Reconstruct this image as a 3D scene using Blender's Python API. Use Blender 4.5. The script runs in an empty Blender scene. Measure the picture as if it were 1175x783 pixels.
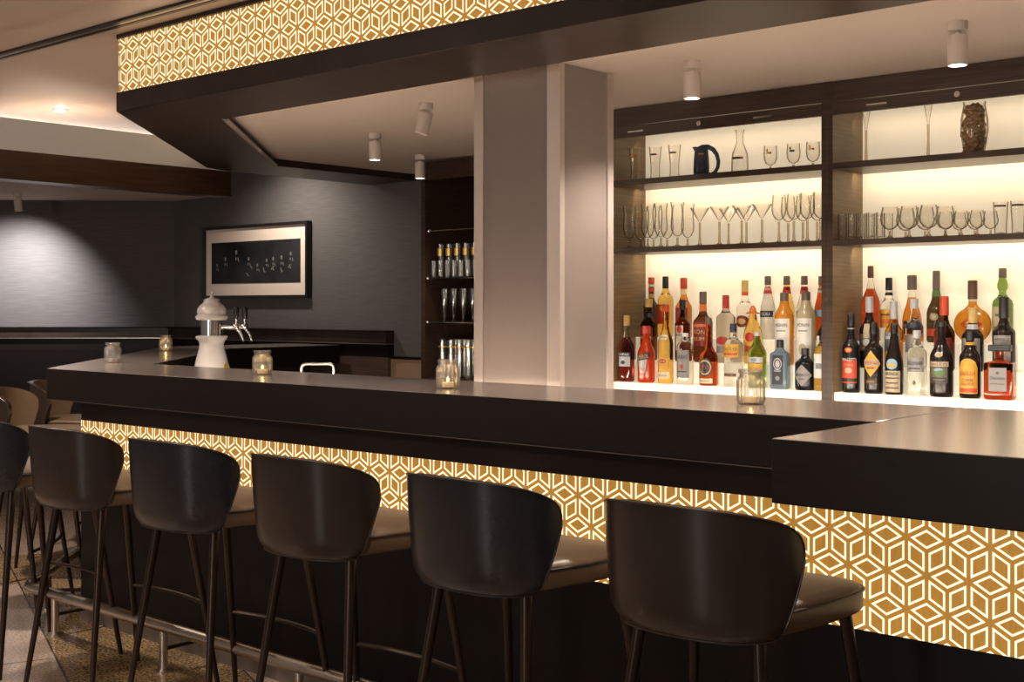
import bpy, bmesh, math, random
from mathutils import Vector, Matrix
random.seed(7)
SC = bpy.context.scene
COL = SC.collection
PI = math.pi
sin, cos, sqrt = math.sin, math.cos, math.sqrt

# ------------------------------------------------------------------ materials
def mat(name, col, rough=.5, metal=0., spec=.5, trans=0., ior=1.45, emit=None, es=0., coat=0., coat_rough=.1):
    m = bpy.data.materials.new(name); m.use_nodes = True
    b = m.node_tree.nodes['Principled BSDF']
    b.inputs['Base Color'].default_value = (*col, 1)
    b.inputs['Roughness'].default_value = rough
    b.inputs['Metallic'].default_value = metal
    b.inputs['Specular IOR Level'].default_value = spec
    b.inputs['Transmission Weight'].default_value = trans
    b.inputs['IOR'].default_value = ior
    b.inputs['Coat Weight'].default_value = coat
    b.inputs['Coat Roughness'].default_value = coat_rough
    if emit:
        b.inputs['Emission Color'].default_value = (*emit, 1)
        b.inputs['Emission Strength'].default_value = es
    return m

def nodes(m):
    nt = m.node_tree
    return nt, nt.nodes, nt.links, nt.nodes['Principled BSDF']

def noisy(m, c0, c1, scale=(1, 1, 1), detail=4, nscale=8., bump=0., slot='Base Color', lo=.35, hi=.65, dist=.002):
    nt, N, L, b = nodes(m)
    tc = N.new('ShaderNodeTexCoord'); mp = N.new('ShaderNodeMapping'); mp.inputs['Scale'].default_value = scale
    no = N.new('ShaderNodeTexNoise'); no.inputs['Scale'].default_value = nscale; no.inputs['Detail'].default_value = detail
    cr = N.new('ShaderNodeValToRGB')
    cr.color_ramp.elements[0].position = lo; cr.color_ramp.elements[0].color = (*c0, 1)
    cr.color_ramp.elements[1].position = hi; cr.color_ramp.elements[1].color = (*c1, 1)
    L.new(tc.outputs['Object'], mp.inputs[0]); L.new(mp.outputs[0], no.inputs['Vector']); L.new(no.outputs['Fac'], cr.inputs[0])
    L.new(cr.outputs[0], b.inputs[slot])
    if bump:
        bp = N.new('ShaderNodeBump'); bp.inputs['Strength'].default_value = bump; bp.inputs['Distance'].default_value = dist
        L.new(no.outputs['Fac'], bp.inputs['Height']); L.new(bp.outputs[0], b.inputs['Normal'])
    return m

def thin_glass(name, centre, edge, gloss=.06, f0=.035, e0=.3, haze=0.):
    m = bpy.data.materials.new(name); m.use_nodes = True
    nt = m.node_tree; N = nt.nodes; L = nt.links; N.clear()
    out = N.new('ShaderNodeOutputMaterial'); mix = N.new('ShaderNodeMixShader')
    tr = N.new('ShaderNodeBsdfTransparent'); gl = N.new('ShaderNodeBsdfGlossy'); gl.inputs['Roughness'].default_value = gloss
    lw = N.new('ShaderNodeLayerWeight'); lw.inputs['Blend'].default_value = .5
    cr = N.new('ShaderNodeValToRGB')
    cr.color_ramp.elements[0].position = e0; cr.color_ramp.elements[0].color = (*centre, 1)
    cr.color_ramp.elements[1].position = 1.; cr.color_ramp.elements[1].color = (*edge, 1)
    pw = N.new('ShaderNodeMath'); pw.operation = 'POWER'; pw.inputs[1].default_value = 5
    fr = N.new('ShaderNodeMath'); fr.operation = 'MULTIPLY_ADD'; fr.inputs[1].default_value = .7; fr.inputs[2].default_value = f0
    L.new(lw.outputs['Facing'], pw.inputs[0]); L.new(pw.outputs[0], fr.inputs[0])
    L.new(lw.outputs['Facing'], cr.inputs[0]); L.new(cr.outputs[0], tr.inputs[0])
    L.new(fr.outputs[0], mix.inputs[0]); L.new(tr.outputs[0], mix.inputs[1]); L.new(gl.outputs[0], mix.inputs[2])
    if haze:
        tl = N.new('ShaderNodeBsdfDiffuse'); tl.inputs[0].default_value = (.9, .88, .86, 1); m2 = N.new('ShaderNodeMixShader')
        m2.inputs[0].default_value = haze; L.new(mix.outputs[0], m2.inputs[1]); L.new(tl.outputs[0], m2.inputs[2]); L.new(m2.outputs[0], out.inputs[0])
    else: L.new(mix.outputs[0], out.inputs[0])
    return m

M = {}
M['lacquer'] = noisy(mat('dark_lacquer', (.008, .005, .0042), .4, spec=.2), (.0072, .0045, .0038), (.0098, .0064, .0054), (3, 3, 60), 3, 3)
M['soffit'] = noisy(mat('soffit_lacquer', (.024, .015, .0115), .36, spec=.3), (.022, .014, .011), (.034, .022, .017), (2, 2, 2), 3, 3)
M['counter'] = noisy(mat('counter_top', (.36, .30, .28), .2, metal=.55, spec=.6), (.345, .287, .267), (.375, .313, .293), (2, 2, 2), 4, 3)
M['base'] = mat('base_panel_black', (.005, .0033, .003), .42, spec=.2)
M['plinth'] = noisy(mat('plinth_stone', (.13, .1, .085), .35), (.1, .08, .068), (.17, .13, .11), nscale=12)
M['wood'] = noisy(mat('dark_wood', (.032, .017, .010), .38), (.024, .013, .008), (.048, .026, .016), (2, 2, 40), 5, 3)
M['woodh'] = noisy(mat('dark_wood_cross', (.032, .017, .010), .38), (.024, .013, .008), (.048, .026, .016), (2, 40, 40), 5, 3)
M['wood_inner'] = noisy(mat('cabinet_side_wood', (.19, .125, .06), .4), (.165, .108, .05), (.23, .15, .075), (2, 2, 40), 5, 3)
M['cream'] = mat('cream_backlit_panel', (.8, .72, .56), .6, emit=(1, .86, .64), es=.37)
M['acrylic'] = mat('white_acrylic_lit', (.8, .76, .66), .35, emit=(1, .86, .62), es=.3)
M['led'] = mat('led_strip', (.9, .9, .8), .5, emit=(1, .85, .6), es=6)
M['ceil'] = mat('ceiling_paint', (.58, .49, .43), .4, spec=.35)
M['ceil_bar'] = mat('bar_ceiling_paint', (.62, .53, .47), .7, spec=.2)
M['grey'] = mat('upstand_grey', (.64, .68, .71), .7)
M['beam'] = noisy(mat('beam_veneer', (.05, .026, .016), .3), (.04, .02, .012), (.066, .034, .02), (30, 2, 30), 3, 2)
M['wall'] = noisy(mat('grasscloth_wall', (.105, .1, .102), .75, spec=.2), (.093, .088, .089), (.12, .116, .117), (1.5, 1.5, 60), 4, 4, bump=.25)
M['panel_beige'] = mat('beige_wall_panel', (.3, .2, .13), .5)
M['pillar'] = noisy(mat('pillar_fabric', (.22, .18, .166), .6, spec=.3), (.212, .173, .159), (.23, .19, .175), (80, 80, 80), 2, 4)
M['pillar_trim'] = mat('pillar_trim_metal', (.5, .43, .4), .4, metal=.3)
M['chrome'] = mat('chrome', (.75, .74, .72), .14, metal=1)
M['steel'] = mat('brushed_steel', (.55, .5, .45), .28, metal=1)
M['stainless'] = mat('worktop_stainless', (.2, .19, .18), .35, metal=1)
M['worktop'] = mat('pale_worktop', (.5, .46, .42), .4)  # kept pale to bounce light up to the bar ceiling
M['veneer'] = noisy(mat('brown_veneer', (.07, .045, .035), .4), (.06, .038, .03), (.085, .056, .043), (2, 2, 30), 4, 3)
M['apron'] = mat('apron_lightened', (.017, .011, .0095), .36, spec=.35)  # lighter than the slab lacquer to paint out shade under the overhang
M['edge'] = mat('edge_highlight_tone', (.3, .24, .21), .3, metal=.9)
M['faucet'] = mat('dull_chrome', (.4, .38, .36), .3, metal=1)
M['lens_down'] = mat('downlight_lens', (1, 1, 1), .3, emit=(1, .92, .8), es=90)
M['bronze'] = mat('bronze_metal_leg', (.035, .022, .016), .3, metal=.6)
M['black'] = mat('black_plastic', (.012, .012, .013), .35)
M['blackwood'] = mat('black_frame', (.012, .01, .01), .35)
M['white_can'] = mat('white_spot_housing', (.68, .6, .56), .45)
M['lens'] = mat('lamp_lens', (1, 1, 1), .3, emit=(1, .93, .82), es=18)
M['porcelain'] = mat('white_porcelain', (.52, .49, .48), .14, spec=.6, coat=.6)
M['leather_brown'] = noisy(mat('brown_leather', (.022, .0145, .012), .27, spec=.5), (.0215, .014, .0115), (.0225, .015, .0125), nscale=40, bump=.04)
M['leather_navy'] = noisy(mat('navy_leather', (.011, .012, .016), .27, spec=.55), (.0105, .0115, .0155), (.0115, .0125, .0165), nscale=40, bump=.04)
M['seat_brown'] = noisy(mat('brown_seat_leather', (.12, .08, .05), .34, spec=.5), (.115, .076, .047), (.127, .086, .055), nscale=40, bump=.05)
M['piping_brown'] = mat('piping_brown', (.04, .027, .021), .35)
M['piping_navy'] = mat('piping_navy', (.022, .021, .023), .35)
M['gold'] = noisy(mat('backlit_gold_veneer', (.2, .1, .02), .5, emit=(.5, .2, .03), es=.85), (.42, .19, .03), (.5, .24, .042), (60, 6, 6), 4, 3, slot='Emission Color')
M['line'] = mat('backlit_white_line', (.8, .7, .5), .5, emit=(1, .85, .6), es=1.25)
M['glass'] = thin_glass('clear_glass', (.988, .983, .97), (.38, .32, .22), e0=.36)
M['glass_stem'] = thin_glass('glass_stem', (.8, .74, .62), (.2, .16, .1), e0=.1)
M['glass_jar'] = thin_glass('ribbed_jar_glass', (.94, .93, .91), (.4, .37, .33), .16, .10, .2, .07)
M['glass_grey'] = thin_glass('dark_side_glass', (.93, .93, .92), (.75, .74, .72), .12, .10)
M['wax'] = mat('candle_wax_glowing', (.85, .74, .55), .5, emit=(1, .55, .15), es=.25)  # flame glow put into the wax as emission
M['wax_unlit'] = mat('unlit_wax', (.75, .7, .66), .5)
M['flame'] = mat('flame', (1, .8, .4), .5, emit=(1, .68, .25), es=16)
M['cork'] = noisy(mat('cork', (.25, .15, .08), .85), (.2, .12, .06), (.46, .3, .16), nscale=60)
M['jug'] = mat('dark_blue_ceramic', (.045, .06, .105), .28)
M['gilt'] = mat('gilt_band', (.8, .5, .12), .3, metal=.6)
M['mat_board'] = mat('passepartout', (.75, .64, .57), .7)

def floor_material():
    m = mat('polished_floor', (.2, .15, .11), .18, spec=.5)
    nt, N, L, b = nodes(m)
    tc = N.new('ShaderNodeTexCoord')
    n1 = N.new('ShaderNodeTexNoise'); n1.inputs['Scale'].default_value = 90; n1.inputs['Detail'].default_value = 6
    n2 = N.new('ShaderNodeTexNoise'); n2.inputs['Scale'].default_value = 3; n2.inputs['Detail'].default_value = 3
    L.new(tc.outputs['Object'], n1.inputs['Vector']); L.new(tc.outputs['Object'], n2.inputs['Vector'])
    r1 = N.new('ShaderNodeValToRGB'); e = r1.color_ramp.elements
    e[0].position = .4; e[0].color = (.09, .055, .028, 1); e[1].position = .62; e[1].color = (.4, .28, .15, 1)
    r2 = N.new('ShaderNodeValToRGB'); e = r2.color_ramp.elements
    e[0].position = .4; e[0].color = (.28, .21, .17, 1); e[1].position = .62; e[1].color = (.45, .36, .3, 1)
    L.new(n1.outputs['Fac'], r1.inputs[0]); L.new(n1.outputs['Fac'], r2.inputs[0])
    # marble bands laid between granite fields, turned 22 degrees to the bar
    mp = N.new('ShaderNodeMapping'); mp.inputs['Rotation'].default_value = (0, 0, math.radians(22))
    L.new(tc.outputs['Object'], mp.inputs[0])
    bk = N.new('ShaderNodeTexBrick'); bk.inputs['Scale'].default_value = 1.0
    bk.inputs['Brick Width'].default_value = 1.5; bk.inputs['Row Height'].default_value = .62
    bk.inputs['Mortar Size'].default_value = .004; bk.inputs['Color1'].default_value = (0, 0, 0, 1); bk.inputs['Color2'].default_value = (1, 1, 1, 1)
    bk.inputs['Mortar'].default_value = (.4, .4, .4, 1); bk.inputs['Bias'].default_value = .15
    L.new(mp.outputs[0], bk.inputs['Vector'])
    gt = N.new('ShaderNodeMath'); gt.operation = 'GREATER_THAN'; gt.inputs[1].default_value = .55
    L.new(bk.outputs['Color'], gt.inputs[0])
    mx = N.new('ShaderNodeMixRGB'); L.new(gt.outputs[0], mx.inputs[0]); L.new(r1.outputs[0], mx.inputs[1]); L.new(r2.outputs[0], mx.inputs[2])
    mj = N.new('ShaderNodeMixRGB'); L.new(bk.outputs['Fac'], mj.inputs[0]); L.new(mx.outputs[0], mj.inputs[1]); mj.inputs[2].default_value = (.04, .03, .025, 1)
    mo = N.new('ShaderNodeMixRGB'); mo.blend_type = 'MULTIPLY'; mo.inputs[0].default_value = .35
    L.new(mj.outputs[0], mo.inputs[1]); L.new(n2.outputs['Fac'], mo.inputs[2])
    L.new(mo.outputs[0], b.inputs['Base Color'])
    return m
M['floor'] = floor_material()

# ------------------------------------------------------------------ mesh builder
class MB:
    def __init__(s): s.v = []; s.f = []; s.m = []
    def add(s, vs, fs, m=0):
        o = len(s.v); s.v += [tuple(v) for v in vs]
        for i, f in enumerate(fs):
            s.f.append(tuple(o + k for k in f)); s.m.append(m[i] if isinstance(m, list) else m)
        return s
    def box(s, x0, y0, z0, x1, y1, z1, m=0):
        return s.prism([(x0, y0), (x1, y0), (x1, y1), (x0, y1)], z0, z1, m)
    def prism(s, poly, z0, z1, m=0):
        n = len(poly)
        a = sum(poly[i][0]*poly[(i+1) % n][1]-poly[(i+1) % n][0]*poly[i][1] for i in range(n))
        if a < 0: poly = poly[::-1]
        vs = [(x, y, z0) for x, y in poly] + [(x, y, z1) for x, y in poly]
        fs = [tuple(range(n-1, -1, -1)), tuple(range(n, 2*n))] + [(i, (i+1) % n, n+(i+1) % n, n+i) for i in range(n)]
        return s.add(vs, fs, m)
    def lathe(s, prof, seg=24, m=0, p=2., sy=1., rib=None, c=(0, 0, 0), tf=None):
        vs = []; fs = []; ms = []
        for i, (r, z) in enumerate(prof):
            for k in range(seg):
                t = 2*PI*k/seg; x, y = cos(t), sin(t)
                if p != 2:
                    x = math.copysign(abs(x)**(2/p), x); y = math.copysign(abs(y)**(2/p), y)
                rr = r
                if rib and rib[2] <= z <= rib[3]: rr = r*(1+rib[1]*cos(rib[0]*t))
                q = Vector((c[0]+x*rr, c[1]+y*rr*sy, c[2]+z))
                vs.append(tf @ q if tf else q)
        for i in range(len(prof)-1):
            for k in range(seg):
                a = i*seg+k; b = i*seg+(k+1) % seg
                fs.append((a, b, b+seg, a+seg)); ms.append(m[i] if isinstance(m, list) else m)
        if prof[0][0] > 1e-6: fs.append(tuple(range(seg-1, -1, -1))); ms.append(m[0] if isinstance(m, list) else m)
        n = (len(prof)-1)*seg
        if prof[-1][0] > 1e-6: fs.append(tuple(range(n, n+seg))); ms.append(m[-1] if isinstance(m, list) else m)
        return s.add(vs, fs, ms)
    def tube(s, path, r, seg=10, m=0, closed=False):
        path = [Vector(q) for q in path]; n = len(path); vs = []; fs = []
        rs = r if isinstance(r, (list, tuple)) else [r]*n
        up = None
        for i in range(n):
            if closed: d = path[(i+1) % n]-path[i-1]
            else: d = path[min(i+1, n-1)]-path[max(i-1, 0)]
            d.normalize()
            if up is None:
                up = Vector((0, 0, 1)) if abs(d.z) < .9 else Vector((1, 0, 0))
            a = (up - d*up.dot(d)).normalized(); b = d.cross(a); up = a
            for k in range(seg):
                t = 2*PI*k/seg; vs.append(path[i]+a*cos(t)*rs[i]+b*sin(t)*rs[i])
        for i in range(n if closed else n-1):
            j = (i+1) % n
            for k in range(seg):
                k2 = (k+1) % seg; fs.append((i*seg+k, i*seg+k2, j*seg+k2, j*seg+k))
        if not closed:
            fs.append(tuple(range(seg-1, -1, -1))); fs.append(tuple(range((n-1)*seg, n*seg)))
        return s.add(vs, fs, m)
    def build(s, name, mats, parent=None, loc=None, bevel=0., sharp=38):
        me = bpy.data.meshes.new(name); me.from_pydata(s.v, [], s.f)
        for m in (mats if isinstance(mats, (list, tuple)) else [mats]): me.materials.append(m)
        for i, p in enumerate(me.polygons): p.material_index = s.m[i]; p.use_smooth = True
        bm = bmesh.new(); bm.from_mesh(me)
        bmesh.ops.remove_doubles(bm, verts=bm.verts, dist=1e-6)
        bmesh.ops.recalc_face_normals(bm, faces=bm.faces); bm.to_mesh(me); bm.free()
        me.set_sharp_from_angle(angle=math.radians(sharp))
        o = bpy.data.objects.new(name, me); COL.objects.link(o)
        if parent: o.parent = parent
        if loc: o.location = loc
        if bevel:
            b = o.modifiers.new('bevel', 'BEVEL'); b.width = bevel; b.segments = 2; b.limit_method = 'ANGLE'; b.angle_limit = math.radians(40)
        return o

def tag(o, label, cat, group=None):
    o['label'] = label; o['category'] = cat
    if group: o['group'] = group
    return o
def thing(name, label, cat, loc=(0, 0, 0), rz=0., group=None):
    o = bpy.data.objects.new(name, None); COL.objects.link(o); o.empty_display_size = .05
    o.location = loc; o.rotation_euler = (0, 0, rz)
    return tag(o, label, cat, group)
def struct(o):
    o['kind'] = 'structure'; return o
KIDS = {}
def dup(root, loc, rz=None, label=None, group=None):
    r = root.copy(); COL.objects.link(r); r.location = loc
    if rz is not None: r.rotation_euler = (0, 0, rz)
    if label: r['label'] = label
    if group: r['group'] = group
    for ch in root.children:
        c = ch.copy(); COL.objects.link(c); c.parent = r
        for g in ch.children:
            d = g.copy(); COL.objects.link(d); d.parent = c
    return r

_txt = {}
def text_geo(body):
    if body in _txt: return _txt[body]
    cu = bpy.data.curves.new('lettering', 'FONT'); cu.body = body; cu.resolution_u = 3
    ob = bpy.data.objects.new('lettering', cu); COL.objects.link(ob)
    dg = bpy.context.evaluated_depsgraph_get(); dg.update()
    me = bpy.data.meshes.new_from_object(ob.evaluated_get(dg))
    vs = [v.co.copy() for v in me.vertices]; fs = [tuple(p.vertices) for p in me.polygons]
    bpy.data.objects.remove(ob); bpy.data.curves.remove(cu); bpy.data.meshes.remove(me)
    xs = [v.x for v in vs]; ys = [v.y for v in vs]
    x0, x1, y0, y1 = min(xs), max(xs), min(ys), max(ys)
    vs = [((v.x-(x0+x1)/2)/(x1-x0), (v.y-(y0+y1)/2)/(y1-y0)) for v in vs]
    _txt[body] = (vs, fs); return _txt[body]

# ------------------------------------------------------------------ camera
cam = bpy.data.cameras.new('camera'); cam.sensor_width = 36; cam.lens = 1440/1175*36
cam.shift_y = -39.5/1175; cam.clip_start = .05
co = bpy.data.objects.new('camera', cam); COL.objects.link(co)
co.location = (0, 0, 1.392); co.rotation_euler = (PI/2, 0, math.asin(.66)); SC.camera = co

# ------------------------------------------------------------------ room shell
struct(MB().box(-13, -3, -.1, 3, 6.6, 0).build('floor', M['floor']))
struct(MB().box(-8.1, -3, 2.59, 3, 6.3, 2.65).build('ceiling_main', M['ceil']))
struct(MB().box(-8.1, -3, 2.568, 3, 2.56, 2.59).build('ceiling_step', M['ceil']))
struct(MB().prism([(3, 3.3), (-4.7, 3.3), (-6.3, 4.9), (-6.3, 6.0), (3, 6.0)], 2.293, 2.33).build('ceiling_bar', M['ceil_bar']))
struct(MB().prism([(-6.72, -3), (-6.72, 4.82), (-8.3, 5.95), (-9.0, 6.0), (-13, 2), (-13, -3)], 2.27, 2.30).build('ceiling_lower', M['ceil_bar']))
struct(MB().box(-9.1, 6.0, 0, 3, 6.12, 2.65).build('wall_back', M['wall']))
q = 1/sqrt(2)
struct(MB().prism([(-9.02, 6.0), (-13.02, 2.0), (-13.1, 2.1), (-9.1, 6.12)], 0, 2.4).build('wall_left', M['wall']))
struct(MB().box(-8.1, -3, 2.30, -8.0, 5.6, 2.59).build('trim_1', M['ceil_bar']))
# recessed slot track in the main ceiling
t = thing('ceiling_track', 'long black double slot track set in the main ceiling, top left', 'track', (0, 2.875, 2.568))
for y in (-.022, .022): MB().box(-8, y-.010, .010, 1.5, y+.010, .022).build('slot', M['black'], t)
MB().box(-8, -.010, .012, 1.5, .010, .022).build('divider', M['steel'], t)
# beam with upstand
struct(MB().box(-6.74, -3, 2.09, -6.6, 4.81, 2.25).build('trim_2', M['beam']))
struct(MB().box(-6.66, -3, 2.25, -6.6, 4.81, 2.425).build('trim_3', M['grey']))
# panelled lower walls with ledge
def wain(name, pl, z0, z1, m): struct(MB().prism(pl, z0, z1).build(name, m))
def strip(path, th):
    # band of thickness th to the left of an open polyline
    n = len(path); off = []
    for i in range(n):
        d0 = Vector(path[i])-Vector(path[i-1]) if i else Vector(path[1])-Vector(path[0])
        d1 = Vector(path[i+1])-Vector(path[i]) if i < n-1 else d0
        d0 = d0.normalized(); d1 = d1.normalized()
        n0 = Vector((-d0.y, d0.x)); n1 = Vector((-d1.y, d1.x)); b = (n0+n1).normalized()
        off.append(tuple(Vector(path[i])+b*th/max(.3, b.dot(n0))))
    return list(path)+off[::-1]
wp = [(-13.0, 2.02), (-9.02, 6.0), (-6.36, 6.0)]
wain('trim_4', strip(wp, -.06), 1.04, 1.13, M['lacquer'])
wain('trim_14', strip([(-13.0, 2.02), (-9.02, 6.0), (-7.65, 6.0)], -.06), 0, 1.04, M['base'])
wain('trim_15', strip([(-7.65, 6.0), (-6.36, 6.0)], -.06), 0, 1.04, M['veneer'])
wain('trim_5', strip(wp, -.08), 1.135, 1.215, M['soffit'])
wain('trim_6', strip(wp, -.10), 1.215, 1.225, M['lacquer'])
wain('trim_7', strip(wp, -.085), 1.13, 1.135, M['steel'])  # bright strip standing for the highlight under the ledge
struct(MB().box(-6.36, 5.97, 0, -5.5, 6.0, 1.03).build('trim_8', M['panel_beige']))
struct(MB().box(-6.36, 5.96, 1.03, -5.5, 6.0, 1.048).build('trim_9', M['lacquer']))

# bar canopy (dropped soffit ring) with lit front panel
outer = [(1.6, 3.0), (-4.955, 3.0), (-6.53, 4.575), (-6.6, 4.8), (-6.6, 6.0)]
inner = [(-6.13, 6.0), (-6.13, 4.78), (-4.795, 3.445), (1.6, 3.40)]
sof = MB().prism(outer+inner, 2.25, 2.335)
outer2 = [(1.6, 3.03), (-4.94, 3.03), (-6.51, 4.6), (-6.58, 4.8), (-6.58, 6.0)]
sof.prism(outer2+inner, 2.335, 2.572)
sof.prism(outer+inner, 2.572, 2.59)
sof = struct(sof.build('ceiling_canopy', M['soffit'], bevel=.003))
struct(MB().prism([(-6.128, 4.78), (-4.79, 3.443), (-4.765, 3.455), (-6.11, 4.795)], 2.25, 2.258).build('trim_10', M['pillar']))

def rhombs(L, z0, z1, un, zn, w=.102):
    """backlit veneer with inset rhombus outlines, in local (u along x, z up), facing -y"""
    s = w/sqrt(3); rin = s*sin(PI/3)/2
    bm = bmesh.new()
    def quad(ps, m, y):
        f = bm.faces.new([bm.verts.new((a, y, b)) for a, b in ps]); f.material_index = m
    k1 = (rin-.0052)/rin; k2 = (rin-.0104)/rin
    j0 = int((z0-zn)/(1.5*s))-2; j1 = int((z1-zn)/(1.5*s))+2
    for j in range(j0, j1+1):
        zz = zn+j*1.5*s
        i0 = int(-un/w)-2; i1 = int((L-un)/w)+2
        for i in range(i0, i1+1):
            u = un+i*w+(w/2 if j % 2 else 0)
            for R in ([(u, zz), (u+w/2, zz-s/2), (u+w, zz), (u+w/2, zz+s/2)],
                      [(u, zz), (u, zz-s), (u+w/2, zz-1.5*s), (u+w/2, zz-s/2)],
                      [(u+w, zz), (u+w/2, zz-s/2), (u+w/2, zz-1.5*s), (u+w, zz-s)]):
                cx = sum(a for a, b in R)/4; cz = sum(b for a, b in R)/4
                A = [(cx+(a-cx)*k1, cz+(b-cz)*k1) for a, b in R]; B = [(cx+(a-cx)*k2, cz+(b-cz)*k2) for a, b in R]
                for e in range(4):
                    g = (e+1) % 4; quad([A[e], A[g], B[g], B[e]], 1, -.0012)
    for pc, no in (((0, 0, 0), (-1, 0, 0)), ((L, 0, 0), (1, 0, 0)), ((0, 0, z0), (0, 0, -1)), ((0, 0, z1), (0, 0, 1))):
        bmesh.ops.bisect_plane(bm, geom=bm.verts[:]+bm.edges[:]+bm.faces[:], plane_co=pc, plane_no=no, clear_outer=True)
    # the sheet itself
    vs = [bm.verts.new(c) for c in ((0, 0, z0), (L, 0, z0), (L, 0, z1), (0, 0, z1), (0, .012, z0), (L, .012, z0), (L, .012, z1), (0, .012, z1))]
    for f in ((0, 1, 2, 3), (5, 4, 7, 6), (4, 0, 3, 7), (1, 5, 6, 2), (3, 2, 6, 7), (4, 5, 1, 0)):
        bm.faces.new([vs[k] for k in f]).material_index = 0
    me = bpy.data.meshes.new('light_panel'); bm.to_mesh(me); bm.free()
    me.materials.append(M['gold']); me.materials.append(M['line'])
    return me
def put_panel(me, loc, rz, parent):
    o = bpy.data.objects.new('light_panel', me); COL.objects.link(o); o.parent = parent; o.location = loc; o.rotation_euler = (0, 0, rz)
    return o
cp = thing('canopy_light_panel', 'long backlit gold cube-pattern panel on the face of the ceiling canopy', 'light panel', (-4.955, 3.014, 2.336))
put_panel(rhombs(6.5, 0, .235, .060, .195), (0, 0, 0), 0, cp)
dx, dy = -4.955+6.53, 3.014-4.59
put_panel(rhombs(2.2, 0, .235, .02, .195), (-1.575, 1.576, 0), -PI/4, cp)

# ------------------------------------------------------------------ bar
bar_path = [(1.2, 2.935), (-5.135, 2.935), (-7.2, 5.0), (-7.2, 5.88)]
def off(path, d):
    return strip(path, d)[len(path):][::-1]
bar = thing('bar', 'long dark bar front wrapping the counter, with glowing gold cube-pattern band', 'bar')
def band(name, z0, z1, m, d0, th, parent, bevel=0.):
    p = off(bar_path, -d0) if d0 else bar_path
    return MB().prism(strip(p, -th), z0, z1).build(name, m, parent, bevel=bevel)
band('apron', .886, .985, M['apron'], 0, .09, bar, .003)
band('backing', .583, .886, M['base'], .014, .07, bar)
band('base_panel', .1, .583, M['base'], .0, .09, bar)
band('plinth', 0, .1, M['plinth'], -.004, .09, bar)
put_panel(rhombs(6.3, .0, .303, -1.298+5.135, .830-.583), (-5.135, 2.936, .583), 0, bar)
put_panel(rhombs(2.9, .0, .303, .03, .830-.583), (-5.135-2.9*q, 2.936+2.9*q, .583), -PI/4, bar)

ct = tag(MB().prism([(-1.312, 2.80), (-5.19, 2.80), (-7.38, 4.83), (-7.38, 5.89), (-6.8, 5.89), (-6.8, 4.94), (-5.2, 3.34), (-1.312, 3.34)], .986, 1.12, [1, 0]+[1]*8).build('countertop', [M['counter'], M['lacquer']], bevel=.003),
         'long dark bar countertop turning the corner on the left with jars of candles on it', 'countertop')
tag(MB().prism([(-1.308, 2.30), (1.2, 2.30), (1.2, 3.34), (-1.308, 3.34)], .986, 1.12, [1, 0]+[1]*4).build('countertop', [M['counter'], M['lacquer']], bevel=.003),
    'wider counter section jutting out over the lit panel at the right edge', 'countertop')
MB().prism(strip([(-1.316, 2.803), (-5.19, 2.803), (-7.37, 4.83)], -.003), .983, .986).build('edge_highlight', M['edge'], ct)  # added strip drawing the highlight on the slab's lower edge
wc = thing('work_counter', 'low stainless bartender counter hidden behind the raised bar', 'work counter')
MB().prism([(1.1, 3.345), (-5.19, 3.345), (-5.95, 4.11), (-5.5, 4.55), (-5.0, 4.05), (-3.6, 4.05), (-3.6, 3.58), (1.1, 3.58)], .84, .88).build('worktop', M['worktop'], wc)
MB().prism([(1.1, 3.345), (-5.15, 3.345), (-5.85, 4.05), (-5.45, 4.45), (-5.0, 3.98), (-3.65, 3.98), (-3.65, 3.56), (1.1, 3.56)], 0, .84).build('cabinet_body', M['base'], wc)

# foot rail
rail_path = [(1.2, 2.72, .17), (-5.16, 2.72, .17), (-5.205, 2.728, .17), (-5.24, 2.752, .17), (-7.1, 4.612, .17)]
fr = thing('foot_rail', 'brushed steel foot rail on posts running along the foot of the bar', 'foot rail')
MB().tube(rail_path, .023, 14).build('rail', M['steel'], fr)
def post(x, y, dxn, dyn):
    MB().tube([(x, y, 0), (x, y, .16)], .016, 12).lathe([(.036, 0), (.036, .006), (.018, .010)], 16, c=(x, y, 0)).build('post', M['steel'], fr)
    MB().tube([(x, y, .085), (x+dxn*.213, y+dyn*.213, .085)], .008, 8).build('bracket', M['bronze'], fr)
for k in range(8): post(-4.97+.81*k, 2.72, 0, 1)
for k in range(3): post(-5.42-.6*k, 2.932+.6*k, q, q)

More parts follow.
